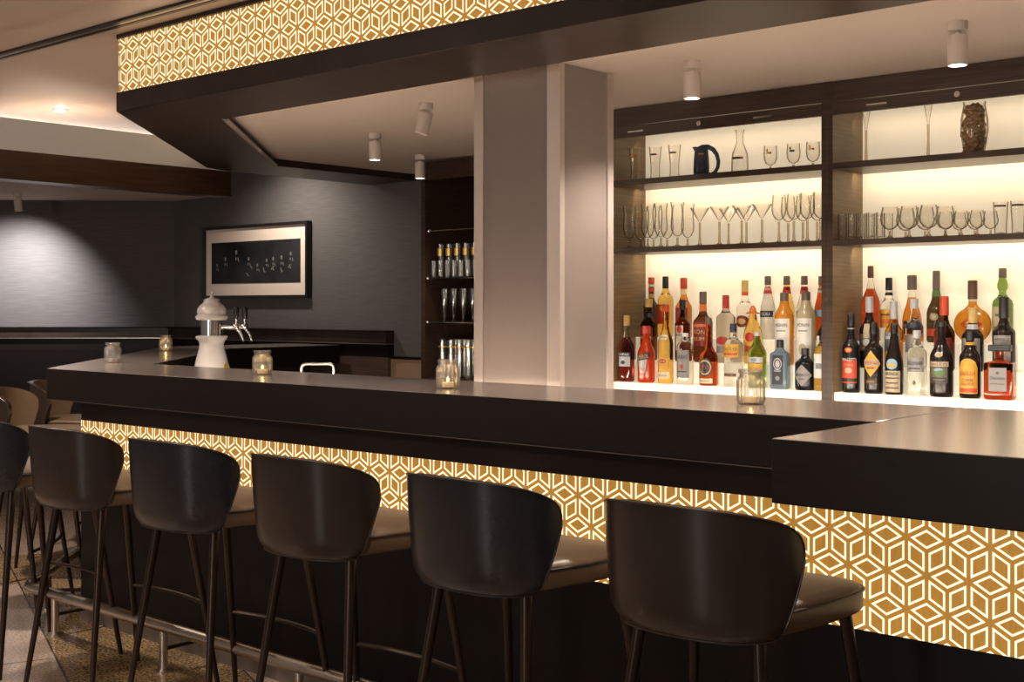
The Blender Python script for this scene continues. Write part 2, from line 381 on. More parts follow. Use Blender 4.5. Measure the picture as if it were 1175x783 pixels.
# ------------------------------------------------------------------ bar stools
def arch(s, v, inset=0.):
    """shell point: s -1..1 around, v 0..1 up"""
    th = s*math.radians(62+17*v**.8)
    p = 2.5; a = .245-inset; b = .232-inset
    sx, cx = sin(th), cos(th)
    f = .955+.045*(1-(1-v)**2.4) - .065*max(0, 1-v/.16)**2.2
    x = a*math.copysign(abs(sx)**(2/p), sx)*f
    y = -b*abs(cx)**(2/p)*f - .012*v
    zt = .973-.03*s*s-.085*(1-(1-abs(s)**4)**(1/4))
    zb = .692+.014*(1-(1-abs(s)**5)**(1/5))
    return (x, y, zb+(zt-zb)*v)
def make_stool(label, leather, seat, piping):
    t = thing('bar_stool', label, 'bar stool', group='bar stools')
    ns, nv = 40, 14
    vs = []; fs = []
    for inset in (0., .03):
        for j in range(nv+1):
            for i in range(ns+1): vs.append(arch(sin(PI*(-.5+i/ns)), j/nv, inset))
    W = ns+1; o = W*(nv+1)
    for j in range(nv):
        for i in range(ns):
            a = j*W+i; fs.append((a, a+1, a+W+1, a+W)); fs.append((o+a, o+a+W, o+a+W+1, o+a+1))
    rim = [j for j in range(W)] + [j*W+ns for j in range(1, nv+1)] + [nv*W+i for i in range(ns-1, -1, -1)] + [j*W for j in range(nv-1, 0, -1)]
    for k in range(len(rim)):
        a, b = rim[k], rim[(k+1) % len(rim)]; fs.append((a, o+a, o+b, b))
    br = MB().add(vs, fs, [0 if k % 2 == 0 or k >= 2*ns*nv else 1 for k in range(len(fs))]).build('backrest', [leather, seat], t, bevel=.008, sharp=60)
    path = [Vector(vs[a]) for a in rim]
    MB().tube(path, .0026, 6, closed=True).build('piping', piping, br)  # lighter tube added to draw the light caught along the rim
    prof = [(.0, .702), (.93, .702), (.985, .705), (1, .711), (1, .746), (.99, .755), (.965, .761), (.85, .767), (.5, .771), (0, .772)]
    def nar(x, y): return x*(1-.2*max(0, min(1, (.10-y)/.26))**1.2)
    sb = MB().lathe([(r*.243, z) for r, z in prof], 72, p=6.5, sy=.95, c=(0, .042, 0))
    sb.v = [(nar(x, y), y, z) for x, y, z in sb.v]
    st = sb.build('seat', seat, t, sharp=50)
    w = []
    for k in range(72):
        a = 2*PI*k/72; x, y = cos(a), sin(a)
        yy = .042+math.copysign(abs(y)**(2/6.5), y)*.244*.95
        w.append((nar(math.copysign(abs(x)**(2/6.5), x)*.244, yy), yy, .751))
    MB().tube(w, .0035, 6, closed=True).build('piping', piping, st)
    for sx in (-1, 1):
        MB().tube([(sx*.15, -.10, .69), (sx*.225, -.19, 0)], [.0155, .009], 10).build('leg', M['bronze'], t)
        MB().tube([(sx*.20, .205, .69), (sx*.265, .30, 0)], [.0155, .009], 10).build('leg', M['bronze'], t)
    pts = [(.236*(k/6), .257+.03*(1-(k/6)**2), .31) for k in range(-6, 7)]
    MB().tube(pts, .0075, 8).build('footrest', M['bronze'], t)
    return t
proto = {}
def stool(kind, x, y, rz, label):
    if kind not in proto:
        o = proto[kind] = make_stool(label, M['leather_'+kind], M['seat_brown'], M['piping_'+kind]); o.location = (x, y, 0); o.rotation_euler = (0, 0, rz)
        return o
    return dup(proto[kind], (x, y, 0), rz, label)
stool('brown', -1.51, 2.435, .02, 'brown leather bar stool in front of the wide counter section, nearest the camera')
stool('navy', -2.15, 2.435, -.02, 'blue-black leather bar stool second from the right along the bar')
stool('brown', -2.80, 2.435, .0, 'brown leather bar stool third from the right, middle of the row')
stool('navy', -3.445, 2.435, .02, 'blue-black leather bar stool between two brown ones near the left')
stool('brown', -4.095, 2.435, .0, 'brown leather bar stool at the left corner of the bar')
stool('navy', -4.75, 2.435, .03, 'blue-black leather bar stool cut off by the left edge of the picture')
stool('navy', -5.63+.04, 2.80-.06, -PI/4, 'dark stool around the bar corner whose rim shows at the left picture edge')
stool('brown', -6.10, 3.25, -PI/4, 'brown stool beyond the bar corner turning its inner backrest to the camera')
stool('brown', -6.57, 3.72, -PI/4, 'brown stool farthest along the angled bar end, its inside glowing gold')

# ------------------------------------------------------------------ pillar
struct(MB().box(-3.338, 3.59, 0, -2.92, 3.906, 2.293).build('pillar', M['pillar'], bevel=.002))
def corner_trim(n, x0, y0, x1, y1): struct(MB().box(x0, y0, .0, x1, y1, 2.292).build('trim_%d' % n, M['pillar_trim']))
corner_trim(11, -2.975, 3.583, -2.913, 3.61)
corner_trim(12, -3.345, 3.583, -3.30, 3.60)
corner_trim(13, -2.93, 3.875, -2.913, 3.912)

# ------------------------------------------------------------------ back bar cabinets
struct(MB().box(-3.6, 4.9, 0, 3, 5.0, 2.4).build('wall_bar', M['wall']))
YF, YB = 4.6, 4.865
def cabinet(x0, x1, label, handles, lock, kxl=.025, kxr=.025):
    t = thing('back_bar_cabinet', label, 'cabinet')
    for a, b in ((x0, x0+kxl), (x1-kxr, x1)):
        MB().box(a, YF, .0, b, YB+.02, 2.29, [0, 0, 0, 1, 0, 1]).build('side_panel', [M['wood'], M['wood_inner']], t, bevel=.001)
    a, b = x0+kxl, x1-kxr
    MB().box(a, YB, .95, b, YB+.02, 2.29).build('back_panel', M['cream'], t)
    MB().box(a, YF+.01, 0, b, YB, .945).build('cabinet_body', M['wood'], t)
    for z0, z1 in ((1.94, 1.965), (1.635, 1.658)):
        MB().box(a, YF, z0, b, YB-.004, z1).build('shelf', M['woodh'], t, bevel=.001)
    MB().box(a, YF+.004, 2.21, b, YF+.03, 2.29).build('top_panel', M['woodh'], t)
    fl = MB().box(a, YF, 2.157, b, YF+.02, 2.206).build('flap', M['woodh'], t, bevel=.001)
    for h in handles: MB().box(h-.042, YF-.006, 2.176, h+.042, YF, 2.183).build('handle', M['chrome'], fl)
    MB().lathe([(0, 0), (.011, 0), (.011, .008), (.004, .008), (.004, .005), (0, .005)], 16, tf=Matrix.Translation((lock, YF, 2.182)) @ Matrix.Rotation(PI/2, 4, 'X')).build('lock', M['chrome'], fl)
    MB().prism([(a, 4.612), (b, 4.612), (b, YB), (a, YB)], .95, 1.05).box(a, 4.699, 1.05, b, YB, 1.146).box(a, 4.785, 1.146, b, YB, 1.25).build('display_step', M['acrylic'], t, bevel=.002)
    return t
def Xat(px, Y): return Y*((px-587.5)/1440*.7513-.66)/(.7513+.66*(px-587.5)/1440)
cabinet(-3.46, -2.365, 'left back bar cabinet with lit shelves between pillar and dark post', [-3.30, -2.655], -2.965)
cabinet(-2.365, -1.27, 'right back bar cabinet with lit shelves, holding the jar of corks', [-2.153, -1.48], -1.835)

# tall niche unit at the left of the pillar
n = thing('glass_cabinet', 'tall narrow dark glass cabinet left of the pillar holding beer glasses', 'cabinet')
MB().box(-5.535, 5.45, 0, -5.50, 5.97, 2.28).build('side_panel', M['wood'], n)
MB().box(-4.30, 5.45, 0, -4.26, 5.97, 2.28).build('side_panel', M['wood'], n)
MB().box(-5.50, 5.94, 0, -4.30, 5.97, 2.28).build('back_panel', M['base'], n)
MB().box(-5.50, 5.45, 2.17, -4.30, 5.48, 2.28).build('fascia', M['wood'], n)
for z in (1.572, 1.302):
    sh = MB().box(-5.50, 5.47, z-.006, -4.30, 5.94, z).build('shelf', M['glass_grey'], n)
    MB().tube([(-5.49, 5.475, z-.010), (-4.3, 5.475, z-.010)], .006, 8).lathe([(.0, -.014), (.012, -.008), (.014, 0), (.012, .008), (0, .014)], 10, c=(-5.485, 5.46, z-.005)).build('bracket', M['chrome'], sh)
MB().tube([(-5.5, 5.48, 1.857), (-4.3, 5.48, 1.857)], .005, 8).lathe([(.0, -.014), (.012, -.008), (.014, 0), (.012, .008), (0, .014)], 10, c=(-5.485, 5.47, 1.857)).build('rail', M['chrome'], n)
MB().box(-5.50, 5.46, .90, -4.30, 5.94, .95).build('worktop', M['wood'], n)

# ------------------------------------------------------------------ ceiling spots
def spot(x, y, z, label, tilt=(0, 0), power=20., size=70, aim=None, lit=True, col=(1, .86, .7)):
    t = thing('ceiling_spotlight', label, 'spotlight', (x, y, z), 0, 'ceiling spotlights')
    MB().lathe([(.031, 0), (.031, -.028), (.028, -.030), (0, -.030)], 24).build('mount', M['white_can'], t)
    MB().box(-.006, -.004, -.052, .006, .004, -.028).build('bracket', M['white_can'], t)
    T = Matrix.Translation((0, 0, -.042)) @ Matrix.Rotation(tilt[0], 4, 'X') @ Matrix.Rotation(tilt[1], 4, 'Y')
    b = MB().lathe([(0, 0), (.029, 0), (.031, -.004), (.031, -.096), (.027, -.097), (.026, -.09), (0, -.088)], 24, tf=T).build('housing', M['white_can'], t)
    MB().lathe([(0, -.089), (.025, -.0905), (.025, -.0915), (0, -.0915)], 20, tf=T).build('lens', M['lens'] if lit else M['white_can'], b)
    if power:
        d = T.to_3x3() @ Vector((0, 0, -1)); p = Vector((x, y, z)) + T @ Vector((0, 0, -.10))
        lamp('spot', p, aim=(p+d) if aim is None else Vector(aim), power=power, size=size, col=col)
    return t
def lamp(name, p, aim, power, size=70, blend=.6, rad=.025, col=(1, .86, .7)):
    l = bpy.data.lights.new(name, 'SPOT'); l.energy = power; l.spot_size = math.radians(size); l.spot_blend = blend; l.shadow_soft_size = rad; l.color = col
    o = bpy.data.objects.new(name, l); COL.objects.link(o); o.location = p
    o.rotation_euler = (Vector(aim)-Vector(p)).to_track_quat('-Z', 'Y').to_euler()
    return o
def area(name, p, aim, power, sx, sy, col):
    l = bpy.data.lights.new(name, 'AREA'); l.energy = power; l.shape = 'RECTANGLE'; l.size = sx; l.size_y = sy; l.color = col
    o = bpy.data.objects.new(name, l); COL.objects.link(o); o.location = p
    o.rotation_euler = (Vector(aim)-Vector(p)).to_track_quat('-Z', 'Y').to_euler()
    return o
spot(-4.84, 4.43, 2.293, 'white ceiling spotlight left of the pillar, hanging straight and lit', power=90)
spot(-3.96, 3.93, 2.293, 'white ceiling spotlight beside the pillar, tilted and dark from here', tilt=(-.18, .12), power=30, size=60, lit=False)
spot(-5.33, 5.24, 2.293, 'white lit ceiling spotlight in front of the tall glass cabinet', power=25)
spot(-2.54, 3.89, 2.293, 'white lit ceiling spotlight before the left back bar cabinet', power=55, size=130)
spot(-1.56, 3.91, 2.293, 'white lit ceiling spotlight before the right back bar cabinet', power=55, size=130)
spot(-9.30, 4.78, 2.27, 'small spotlight under the lower ceiling aiming at the grey wall', tilt=(.05, -.1), power=0, lit=False)
lamp('spot', (-9.36, 4.80, 2.13), (-9.92, 5.10, 1.35), 190, 108, 1., col=(1, .93, .9))

# recessed downlight in main ceiling
dl = thing('recessed_downlight', 'small bright recessed downlight in the main ceiling above the beam', 'downlight', (-7.10, 3.92, 2.59))
MB().lathe([(.045, 0), (.045, -.004), (.034, -.006), (.034, -.001)], 24).build('ring', M['white_can'], dl)
MB().lathe([(.033, -.002), (.02, -.012), (0, -.014)], 20).build('lens', M['lens_down'], dl)

# ------------------------------------------------------------------ picture
pc = thing('framed_picture', 'wide black framed photograph with pale mat on the grey back wall', 'picture', (-7.895, 5.995, 1.742))
hw, hh = .655, .285
f = MB()
for a in ((-hw, -hh, hw, -hh+.022), (-hw, hh-.022, hw, hh), (-hw, -hh+.022, -hw+.022, hh-.022), (hw-.022, -hh+.022, hw, hh-.022)):
    f.box(a[0], -.045, a[1], a[2], 0, a[3])
f.build('frame', M['blackwood'], pc)
MB().box(-hw+.02, -.022, -hh+.02, hw-.02, -.005, hh-.02).build('mat', M['mat_board'], pc)
ph = MB().box(-.555, -.026, -.168, .555, -.0225, .158)
pm = noisy(mat('photo_print', (.01, .01, .012), .12), (.006, .006, .008), (.03, .031, .034), nscale=3)
pale = mat('photo_pale', (.2, .185, .175), .4)
def dab(x, z, a, b, r=0.):
    n_ = 10; ph.add([(x+a*cos(2*PI*k/n_)*cos(r)-b*sin(2*PI*k/n_)*sin(r), -.0266, z+a*cos(2*PI*k/n_)*sin(r)+b*sin(2*PI*k/n_)*cos(r)) for k in range(n_)], [tuple(range(n_))], 1)
for hx, hz, k in ((-.48, -.02, .8), (-.37, .025, 1.), (-.228, .075, 1.25), (-.07, .02, 1.), (.04, -.03, .9), (.155, .005, .9), (.235, .015, 1.), (.335, .022, 1.1), (.445, .048, 1.)):
    dab(hx, hz, .0105*k, .0155*k); dab(hx+.02*k, hz-.045*k, .005*k, .016*k, .3); dab(hx-.004, hz-.04*k, .007*k, .010*k)
for hx, hz, r in ((-.04, -.04, .9), (-.085, -.10, .8), (.225, -.055, -.9), (.33, -.07, .2), (.43, -.045, -.8), (.12, -.07, .4)):
    dab(hx, hz, .006, .022, r); dab(hx+.012, hz-.012, .008, .007)
ph.build('print', [pm, pale], pc)

# ------------------------------------------------------------------ candle jars
def jar(x, y, lit, label):
    t = thing('candle_jar', label, 'candle jar', (x, y, 1.12), 0, 'ribbed candle jars')
    prof = [(0, .004), (.034, .004), (.037, .008), (.0385, .016), (.0385, .070), (.036, .078), (.031, .083), (.031, .089), (.035, .092), (.035, .099), (.033, .101), (.030, .099), (.029, .086), (.034, .074), (.0362, .066), (.0362, .016), (.033, .009), (0, .009)]
    MB().lathe([(r, z-.004) for r, z in prof], 108, rib=(18, .05, .011, .068)).build('glass', M['glass_jar'], t)
    c = thing('tealight', ('lit ' if lit else 'unlit ')+'tealight inside the '+label, 'tealight', (x, y, 1.1255), 0, 'tealights')
    MB().lathe([(0, 0), (.019, 0), (.0195, .015), (.0185, .015), (.018, .012), (0, .012)], 20).build('cup', M['wax'] if lit else M['wax_unlit'], c)
    w = MB().tube([(0, 0, .012), (.001, 0, .020)], .0012, 6).build('wick', M['black'], c)
    if lit:
        MB().lathe([(0, .016), (.003, .019), (.0038, .022), (.0026, .028), (0, .034)], 12).build('flame', M['flame'], c)
        l = bpy.data.lights.new('flame', 'POINT'); l.energy = .05; l.color = (1, .6, .22); l.shadow_soft_size = .008
        o = bpy.data.objects.new('flame_light', l); COL.objects.link(o); o.location = (x, y, 1.12+.055)
jar(-5.48, 3.33-.03, False, 'ribbed glass jar near the left corner of the counter')
jar(-6.66, 4.37, True, 'ribbed glass jar on the far end of the angled counter')
jar(-4.06, 3.11, True, 'ribbed glass jar on the counter right of the beer tower')
jar(-2.91, 2.99, True, 'ribbed glass jar on the counter before the tall glass cabinet')
jar(-1.81, 3.07, True, 'ribbed glass jar on the counter in front of the green bottle')

# ------------------------------------------------------------------ beer tower and sink tap
bt = thing('beer_tower', 'white porcelain beer tower with chrome taps behind the bar counter', 'beer tower', (-5.378, 3.8, .88))
B = .88
MB().lathe([(0, 0), (.115, 0), (.115, .02), (.108, .05), (.10, .13), (.088, .205), (.074, .262), (.064, .30), (.064, .308), (.061, .318), (.066, .335), (.076, .347), (.081, .356), (.081, .362), (.07, .366), (0, .366)], 36).build('base', M['porcelain'], bt)
MB().lathe([(0, .366), (.058, .366), (.058, .443), (0, .443)], 32).build('cylinder', M['chrome'], bt)
MB().lathe([(0, .443), (.074, .443), (.081, .449), (.083, .457), (.079, .466), (.072, .472), (.074, .484), (.072, .50), (.06, .519), (.045, .530), (.041, .537), (.041, .545), (.036, .551), (.015, .556), (.010, .562), (.006, .572), (.008, .578), (.006, .584), (0, .586)], 36).build('lid', M['porcelain'], bt)
MB().lathe([(0, -.002), (.026, -.002), (.026, .002), (0, .002)], 24, sy=1.35, tf=Matrix.Translation((.0915*.93, .0915*.36, .19)) @ Vector((.93, .36, .22)).to_track_quat('Z', 'Y').to_matrix().to_4x4()).build('badge', M['gilt'], bt)
for off_ in (0., .052):
    ux, uy = .78, .62
    bx, by = .45*off_*.85, .85*off_*.85
    g = MB().tube([(bx+ux*.05, by+uy*.05, .405), (bx+ux*.12, by+uy*.12, .409)], .013, 12).lathe([(.018, -.012), (.021, 0), (.018, .012)], 14, c=(bx+ux*.125, by+uy*.125, .412))
    g.tube([(bx+ux*.125, by+uy*.125, .405), (bx+ux*.15, by+uy*.15, .375), (bx+ux*.166, by+uy*.166, .335)], [.010, .009, .0075], 12)
    g.tube([(bx+ux*.128, by+uy*.128, .42), (bx+ux*.128, by+uy*.128, .45)], .008, 10)
    g = g.build('tap', M['chrome'], bt)
    MB().tube([(bx+ux*.128, by+uy*.128, .448), (bx+ux*.128, by+uy*.128, .455), (bx+ux*.128, by+uy*.128, .505), (bx+ux*.128, by+uy*.128, .51)], [.010, .0135, .0145, .011], 12).build('tap_handle', M['black'], g)
fa = thing('sink_faucet', 'square-bent chrome sink faucet rising behind the bar counter', 'faucet', (-4.70, 3.93, .88), .72)
pts = [(-.078, 0, 0), (-.078, 0, .20)]
for k in range(6): a = PI-k*PI/10; pts.append((-.053+.025*cos(a), 0, .215+.02*sin(a)))
for k in range(6): a = PI/2-k*PI/10; pts.append((.053+.025*cos(a), 0, .215+.02*sin(a)))
pts.append((.078, 0, .12))
MB().tube(pts, .0075, 10).build('spout', M['faucet'], fa)
MB().lathe([(.022, 0), (.022, .03), (.012, .035)], 16, c=(-.078, 0, 0)).tube([(-.10, 0, .03), (-.16, .01, .06)], .006, 8).build('valve', M['faucet'], fa)

# ------------------------------------------------------------------ glasses
ORD = ['first', 'second', 'third', 'fourth', 'fifth', 'sixth', 'seventh', 'eighth', 'ninth', 'tenth']
def glass_proto(name, cat, parts):
    def make(loc, label, group):
        t = thing(name, label, cat, loc, 0, group)
        for pn, mb, m in parts(): mb.build(pn, m, t)
        return t
    return make
def shell(outer, th=.0015):
    """open vessel: outer profile up, then inner back down to a floor"""
    i0 = next(i for i, (r, z) in enumerate(outer) if r > .012 and i > 1)
    inner = [(max(r-th, 0), z) for r, z in outer[i0:]][::-1]
    zb = inner[-1][1]+.004
    return outer+inner+[(0, zb)]
def stem(hs, foot, bowl):
    base = [(0, 0), (foot, 0), (foot, .002), (foot*.35, .005), (.006, .012), (.0044, hs*.5), (.005, hs-.004)]
    return base+bowl+[(max(r-.0014, 0), z) for r, z in bowl[::-1]]+[(0, bowl[0][1]+.004)]
def stemmed(P, seg): return MB().lathe(P, seg, m=[1 if i < 6 else 0 for i in range(len(P)-1)])
SG = [M['glass'], M['glass_stem']]
def row(make, spots, label_fn, group):
    first = None
    for k, (x, y, z) in enumerate(spots):
        lab = label_fn(k)
        if first is None: first = make((x, y, z), lab, group)
        else: dup(first, (x, y, z), 0, lab, group)
S1, S2 = 1.965, 1.658
def pint():
    p = [(0, 0), (.021, 0), (.0225, .004), (.021, .03), (.0215, .07), (.026, .115), (.0295, .15)]
    return [('body', MB().lathe(shell(p), 28), M['glass'])]
def logo_band(r, z, w, h, m, m2=None, n=8):
    mb = MB(); a0 = -PI/2+.25
    vs = []; fs = []
    for k in range(n+1):
        a = a0+(k/n-.5)*w/r
        vs += [(r*cos(a), r*sin(a), z-h/2), (r*cos(a), r*sin(a), z+h/2)]
    for k in range(n): fs.append((2*k, 2*k+2, 2*k+3, 2*k+1))
    return mb.add(vs, fs, [0 if k < n*.7 else 1 for k in range(n)])
c_dark = mat('dark_print', (.04, .03, .03), .5); c_red = mat('red_print', (.5, .04, .03), .5); c_or = mat('orange_print', (.75, .22, .05), .5); c_yel = mat('yellow_print', (.75, .45, .06), .5)
for k, (x, lab, mm) in enumerate(((-3.369, 'flared beer glass with orange print nearest the pillar on the top left shelf', [c_or, c_or]), (-3.258, 'flared beer glass with dark logo, middle of three on the top shelf', [c_dark, c_red]), (-3.154, 'flared beer glass with dark logo beside the dark jug', [c_dark, c_red]))):
    t = thing('beer_glass', lab, 'beer glass', (x, 4.69, S1), 0, 'flared beer glasses on the top shelf')
    for pn, mb, m in pint(): mb.build(pn, m, t)
    logo_band(.0268, .113, .032, .008, mm).build('logo', mm, t)
# jug
jg = thing('ceramic_jug', 'dark blue ceramic jug with loop handle on the top left shelf', 'jug', (-2.992, 4.70, S1), .28)
jp = [(0, 0), (.031, 0), (.034, .004), (.0355, .03), (.034, .07), (.0315, .10), (.029, .118), (.029, .127), (.027, .127), (.027, .11), (0, .10)]
jx = -.024
jb = MB().lathe(jp, 32, c=(jx, 0, 0))
jb.add([(jx-.027, -.014, .108), (jx-.027, .014, .108), (jx-.042, 0, .131), (jx-.02, -.016, .130), (jx-.02, .016, .130)], [(0, 1, 2), (1, 4, 2), (4, 3, 2), (3, 0, 2)])
jb.build('body', M['jug'], jg)
MB().tube([(jx-.02, 0, .120), (jx+.005, 0, .129), (jx+.03, 0, .128), (jx+.053, 0, .115), (jx+.07, 0, .091), (jx+.077, 0, .062), (jx+.074, 0, .036), (jx+.062, 0, .016), (jx+.045, 0, .007), (jx+.025, 0, .009)], [.009, .0105, .011, .0105, .0095, .0085, .0085, .0085, .008, .008], 12).build('handle', M['jug'], jg)
lb = logo_band(.0335, .095, .024, .007, None); lb.v = [(x+jx, y, z) for x, y, z in lb.v]; lb.build('logo', [c_or, c_or], jg)
# carafe
cf = thing('glass_carafe', 'clear glass carafe with small dark and red logo on top left shelf', 'carafe', (-2.819, 4.69, S1))
cpf = [(0, 0), (.036, 0), (.037, .004), (.036, .06), (.033, .085), (.020, .118), (.0155, .130), (.0155, .165), (.019, .182), (.021, .186)]
MB().lathe(shell(cpf), 28).build('body', M['glass'], cf)
logo_band(.0372, .062, .05, .010, None).build('logo', [c_dark, c_red], cf)
# goblets
def goblet():
    b = [(.006, .022), (.020, .030), (.027, .045), (.029, .065), (.027, .104)]
    return [('body', stemmed(stem(.022, .022, b), 28), SG)]
for x, lab, mm in ((-2.671, 'short stemmed goblet with yellow logo beside the carafe', [c_yel, c_dark]), (-2.563, 'short stemmed goblet with dark logo, middle of three', [c_dark, c_dark]), (-2.474, 'short stemmed goblet with logo next to the dark post', [c_yel, c_dark])):
    t = thing('goblet', lab, 'goblet', (x, 4.69, S1), 0, 'goblets on the top shelf')
    for pn, mb, m in goblet(): mb.build(pn, m, t)
    logo_band(.0292, .072, .022, .008, mm).add([(-.004, -.030, .078), (.006, -.030, .078), (.004, -.0300, .088), (-.002, -.0300, .088)], [(0, 1, 2, 3)], 0).build('logo', mm, t)
# flutes
def flute(): return [('body', stemmed(stem(.135, .022, [(.005, .135), (.007, .15), (.012, .18), (.016, .206)]), 24), SG)]
mk = glass_proto('tall_flute', 'flute glass', flute)
row(mk, [(-2.241, 4.69, S1), (-1.986, 4.69, S1)], lambda k: ['tall thin stemmed flute beside the dark post on the top right shelf', 'tall thin stemmed flute left of the jar of corks'][k], 'tall flutes')
# jar of corks
vj = thing('glass_vase', 'bulging clear glass vase full of wine corks on the top right shelf', 'vase', (-1.811, 4.70, S1))
vp = [(0, 0), (.033, 0), (.036, .004), (.044, .04), (.051, .09), (.050, .13), (.044, .165), (.040, .185), (.042, .198)]
MB().lathe(shell(vp), 32).build('body', M['glass'], vj)
rnd = random.Random(3); first = None; k = 0
ck = None
def cork_mesh():
    return MB().lathe([(0, -.021), (.0098, -.021), (.0105, -.019), (.0105, .019), (.0098, .021), (0, .021)], 12)
for lay in range(9):
    nn = 6
    for j in range(nn):
        z = .018+lay*.0195; ang = j*2*PI/nn+lay*.55+rnd.uniform(-.2, .2)
        rv = .019+.012*sin(PI*min(1, z/.17))
        if j == nn-1: rv = .003
        x, y = rv*cos(ang), rv*sin(ang)
        o = None
        if first is None:
            first = o = cork_mesh().build('wine_cork', M['cork'])
        else:
            o = first.copy(); COL.objects.link(o)
        o.location = (-1.811+x, 4.70+y, S1+z); o.rotation_euler = (rnd.uniform(.6, 1.6), rnd.uniform(-.5, .5), ang+rnd.uniform(-1, 1))
        tag(o, 'brown wine cork piled inside the glass vase on the top right shelf', 'cork', 'corks in the vase')
# tulip glasses
def tulip():
    b = [(.006, .045), (.018, .052), (.0285, .075), (.030, .095), (.027, .14), (.027, .165), (.0315, .197)]
    return [('body', stemmed(stem(.045, .028, b), 28), SG)]
mk = glass_proto('tulip_glass', 'beer glass', tulip)
row(mk, [(-3.376, 4.655, S2), (-3.275, 4.655, S2), (-3.203, 4.655, S2), (-3.115, 4.655, S2)], lambda k: 'tulip-shaped stemmed glass, %s from the pillar in the front row of the lower shelf' % ORD[k], 'tulip glasses')
row(mk, [(-3.395, 4.77, S2), (-3.323, 4.77, S2), (-3.248, 4.77, S2), (-3.137, 4.77, S2)], lambda k: 'tulip-shaped stemmed glass, %s from the pillar in the rear row of the lower shelf' % ORD[k], 'tulip glasses')
def martini(): return [('body', stemmed(stem(.105, .030, [(.004, .105), (.010, .113), (.043, .165)]), 28), SG)]
mk = glass_proto('martini_glass', 'martini glass', martini)
row(mk, [(-3.002, 4.66, S2), (-2.902, 4.66, S2), (-2.792, 4.66, S2), (-2.694, 4.66, S2), (-2.93, 4.78, S2), (-2.84, 4.78, S2)], lambda k: ('cone-bowled martini glass, %s from the left in the front row' % ORD[k]) if k < 4 else ('cone-bowled martini glass, %s from the left in the rear row' % ORD[k-4]), 'martini glasses')
def wine(): return [('body', stemmed(stem(.092, .028, [(.005, .092), (.017, .099), (.027, .115), (.031, .135), (.030, .16), (.0265, .200)]), 28), SG)]
mk = glass_proto('wine_glass', 'wine glass', wine)
row(mk, [(-2.611, 4.655, S2), (-2.545, 4.66, S2), (-2.481, 4.655, S2), (-2.425, 4.66, S2)], lambda k: 'tall wine glass in the front row left of the dark post, %s from the left' % ORD[k], 'wine glasses')
row(mk, [(-2.632, 4.77, S2), (-2.563, 4.77, S2), (-2.497, 4.77, S2)], lambda k: 'tall wine glass in the rear row left of the dark post, %s from the left' % ORD[k], 'wine glasses')
def shot(): return [('body', MB().lathe([(0, 0), (.0175, 0), (.0185, .003), (.0185, .105), (.0172, .105), (.0168, .012), (0, .010)], 20), M['glass'])]
mk = glass_proto('highball_glass', 'glass', shot)
row(mk, [(-2.32+.043*k, 4.645, S2) for k in range(4)], lambda k: 'small straight glass beside the dark post, %s in the front row' % ORD[k], 'small straight glasses')
row(mk, [(-2.31+.043*k, 4.69, S2) for k in range(4)], lambda k: 'small straight glass beside the dark post, %s in the middle row' % ORD[k], 'small straight glasses')
row(mk, [(-2.30+.043*k, 4.74, S2) for k in range(4)], lambda k: 'small straight glass beside the dark post, %s in the rear row' % ORD[k], 'small straight glasses')
def snifter(s): return lambda: [('body', stemmed([(r*s, z*s) for r, z in stem(.034, .030, [(.006, .034), (.022, .041), (.034, .058), (.0375, .075), (.034, .10), (.029, .124)])], 28), SG)]
mk = glass_proto('brandy_snifter', 'snifter', snifter(1.0))
row(mk, [(-2.130, 4.665, S2), (-2.052, 4.665, S2), (-1.973, 4.665, S2)], lambda k: 'large brandy snifter in the front row of the lower right shelf, %s from the left' % ORD[k], 'large snifters')
row(mk, [(-2.11, 4.765, S2), (-2.03, 4.765, S2), (-1.95, 4.765, S2)], lambda k: 'large brandy snifter in the rear row of the lower right shelf, %s from the left' % ORD[k], 'large snifters')
mk = glass_proto('small_snifter', 'snifter', snifter(.76))
row(mk, [(-1.905, 4.66, S2), (-1.845, 4.66, S2), (-1.785, 4.66, S2)], lambda k: 'small round snifter in the front row, %s after the large snifters' % ORD[k], 'small snifters')
row(mk, [(-1.885, 4.74, S2), (-1.825, 4.74, S2), (-1.765, 4.74, S2)], lambda k: 'small round snifter in the rear row, %s after the large snifters' % ORD[k], 'small snifters')
def tumbler(): return [('body', MB().lathe(shell([(0, 0), (.021, 0), (.0225, .005), (.0225, .035), (.025, .07), (.0275, .12)]), 24), M['glass']), ('band', logo_band(.0277, .104, .045, .007, None), [c_dark, c_dark]), ]
mk = glass_proto('tumbler', 'tumbler', tumbler)
row(mk, [(-1.70, 4.665, S2), (-1.637, 4.665, S2)], lambda k: ['tumbler with dark printed band right of the small snifters', 'tumbler with dark printed band at the right edge of the picture'][k], 'banded tumblers')
# niche glasses
def pils(): return [('body', MB().lathe(shell([(0, 0), (.021, 0), (.022, .006), (.022, .06), (.025, .12), (.0265, .205)]), 20), M['glass_grey']), ('emblem', logo_band(.0268, .155, .030, .045, None), [M['gilt'], M['gilt']])]
mk = glass_proto('lager_glass', 'beer glass', pils)
row(mk, [(-5.45+.072*k, 5.54, 1.572) for k in range(6)], lambda k: 'gold-emblem lager glass on the upper glass shelf, %s from the left in front' % ORD[k], 'gold-emblem lager glasses')
def small(): return [('body', MB().lathe(shell([(0, 0), (.02, 0), (.022, .004), (.022, .10)]), 20), M['glass_grey'])]
mk = glass_proto('straight_glass', 'beer glass', small)
row(mk, [(-5.465+.058*k, 5.49, 1.572) for k in range(7)], lambda k: 'short clear glass standing before the gold-emblem glasses, %s from the left' % ORD[k], 'short glasses in the glass cabinet')
def pokal(): return [('body', MB().lathe(stem(.018, .027, [(.010, .018), (.008, .028), (.016, .05), (.024, .11), (.0275, .16), (.0285, .20)]), 24), M['glass_grey'])]
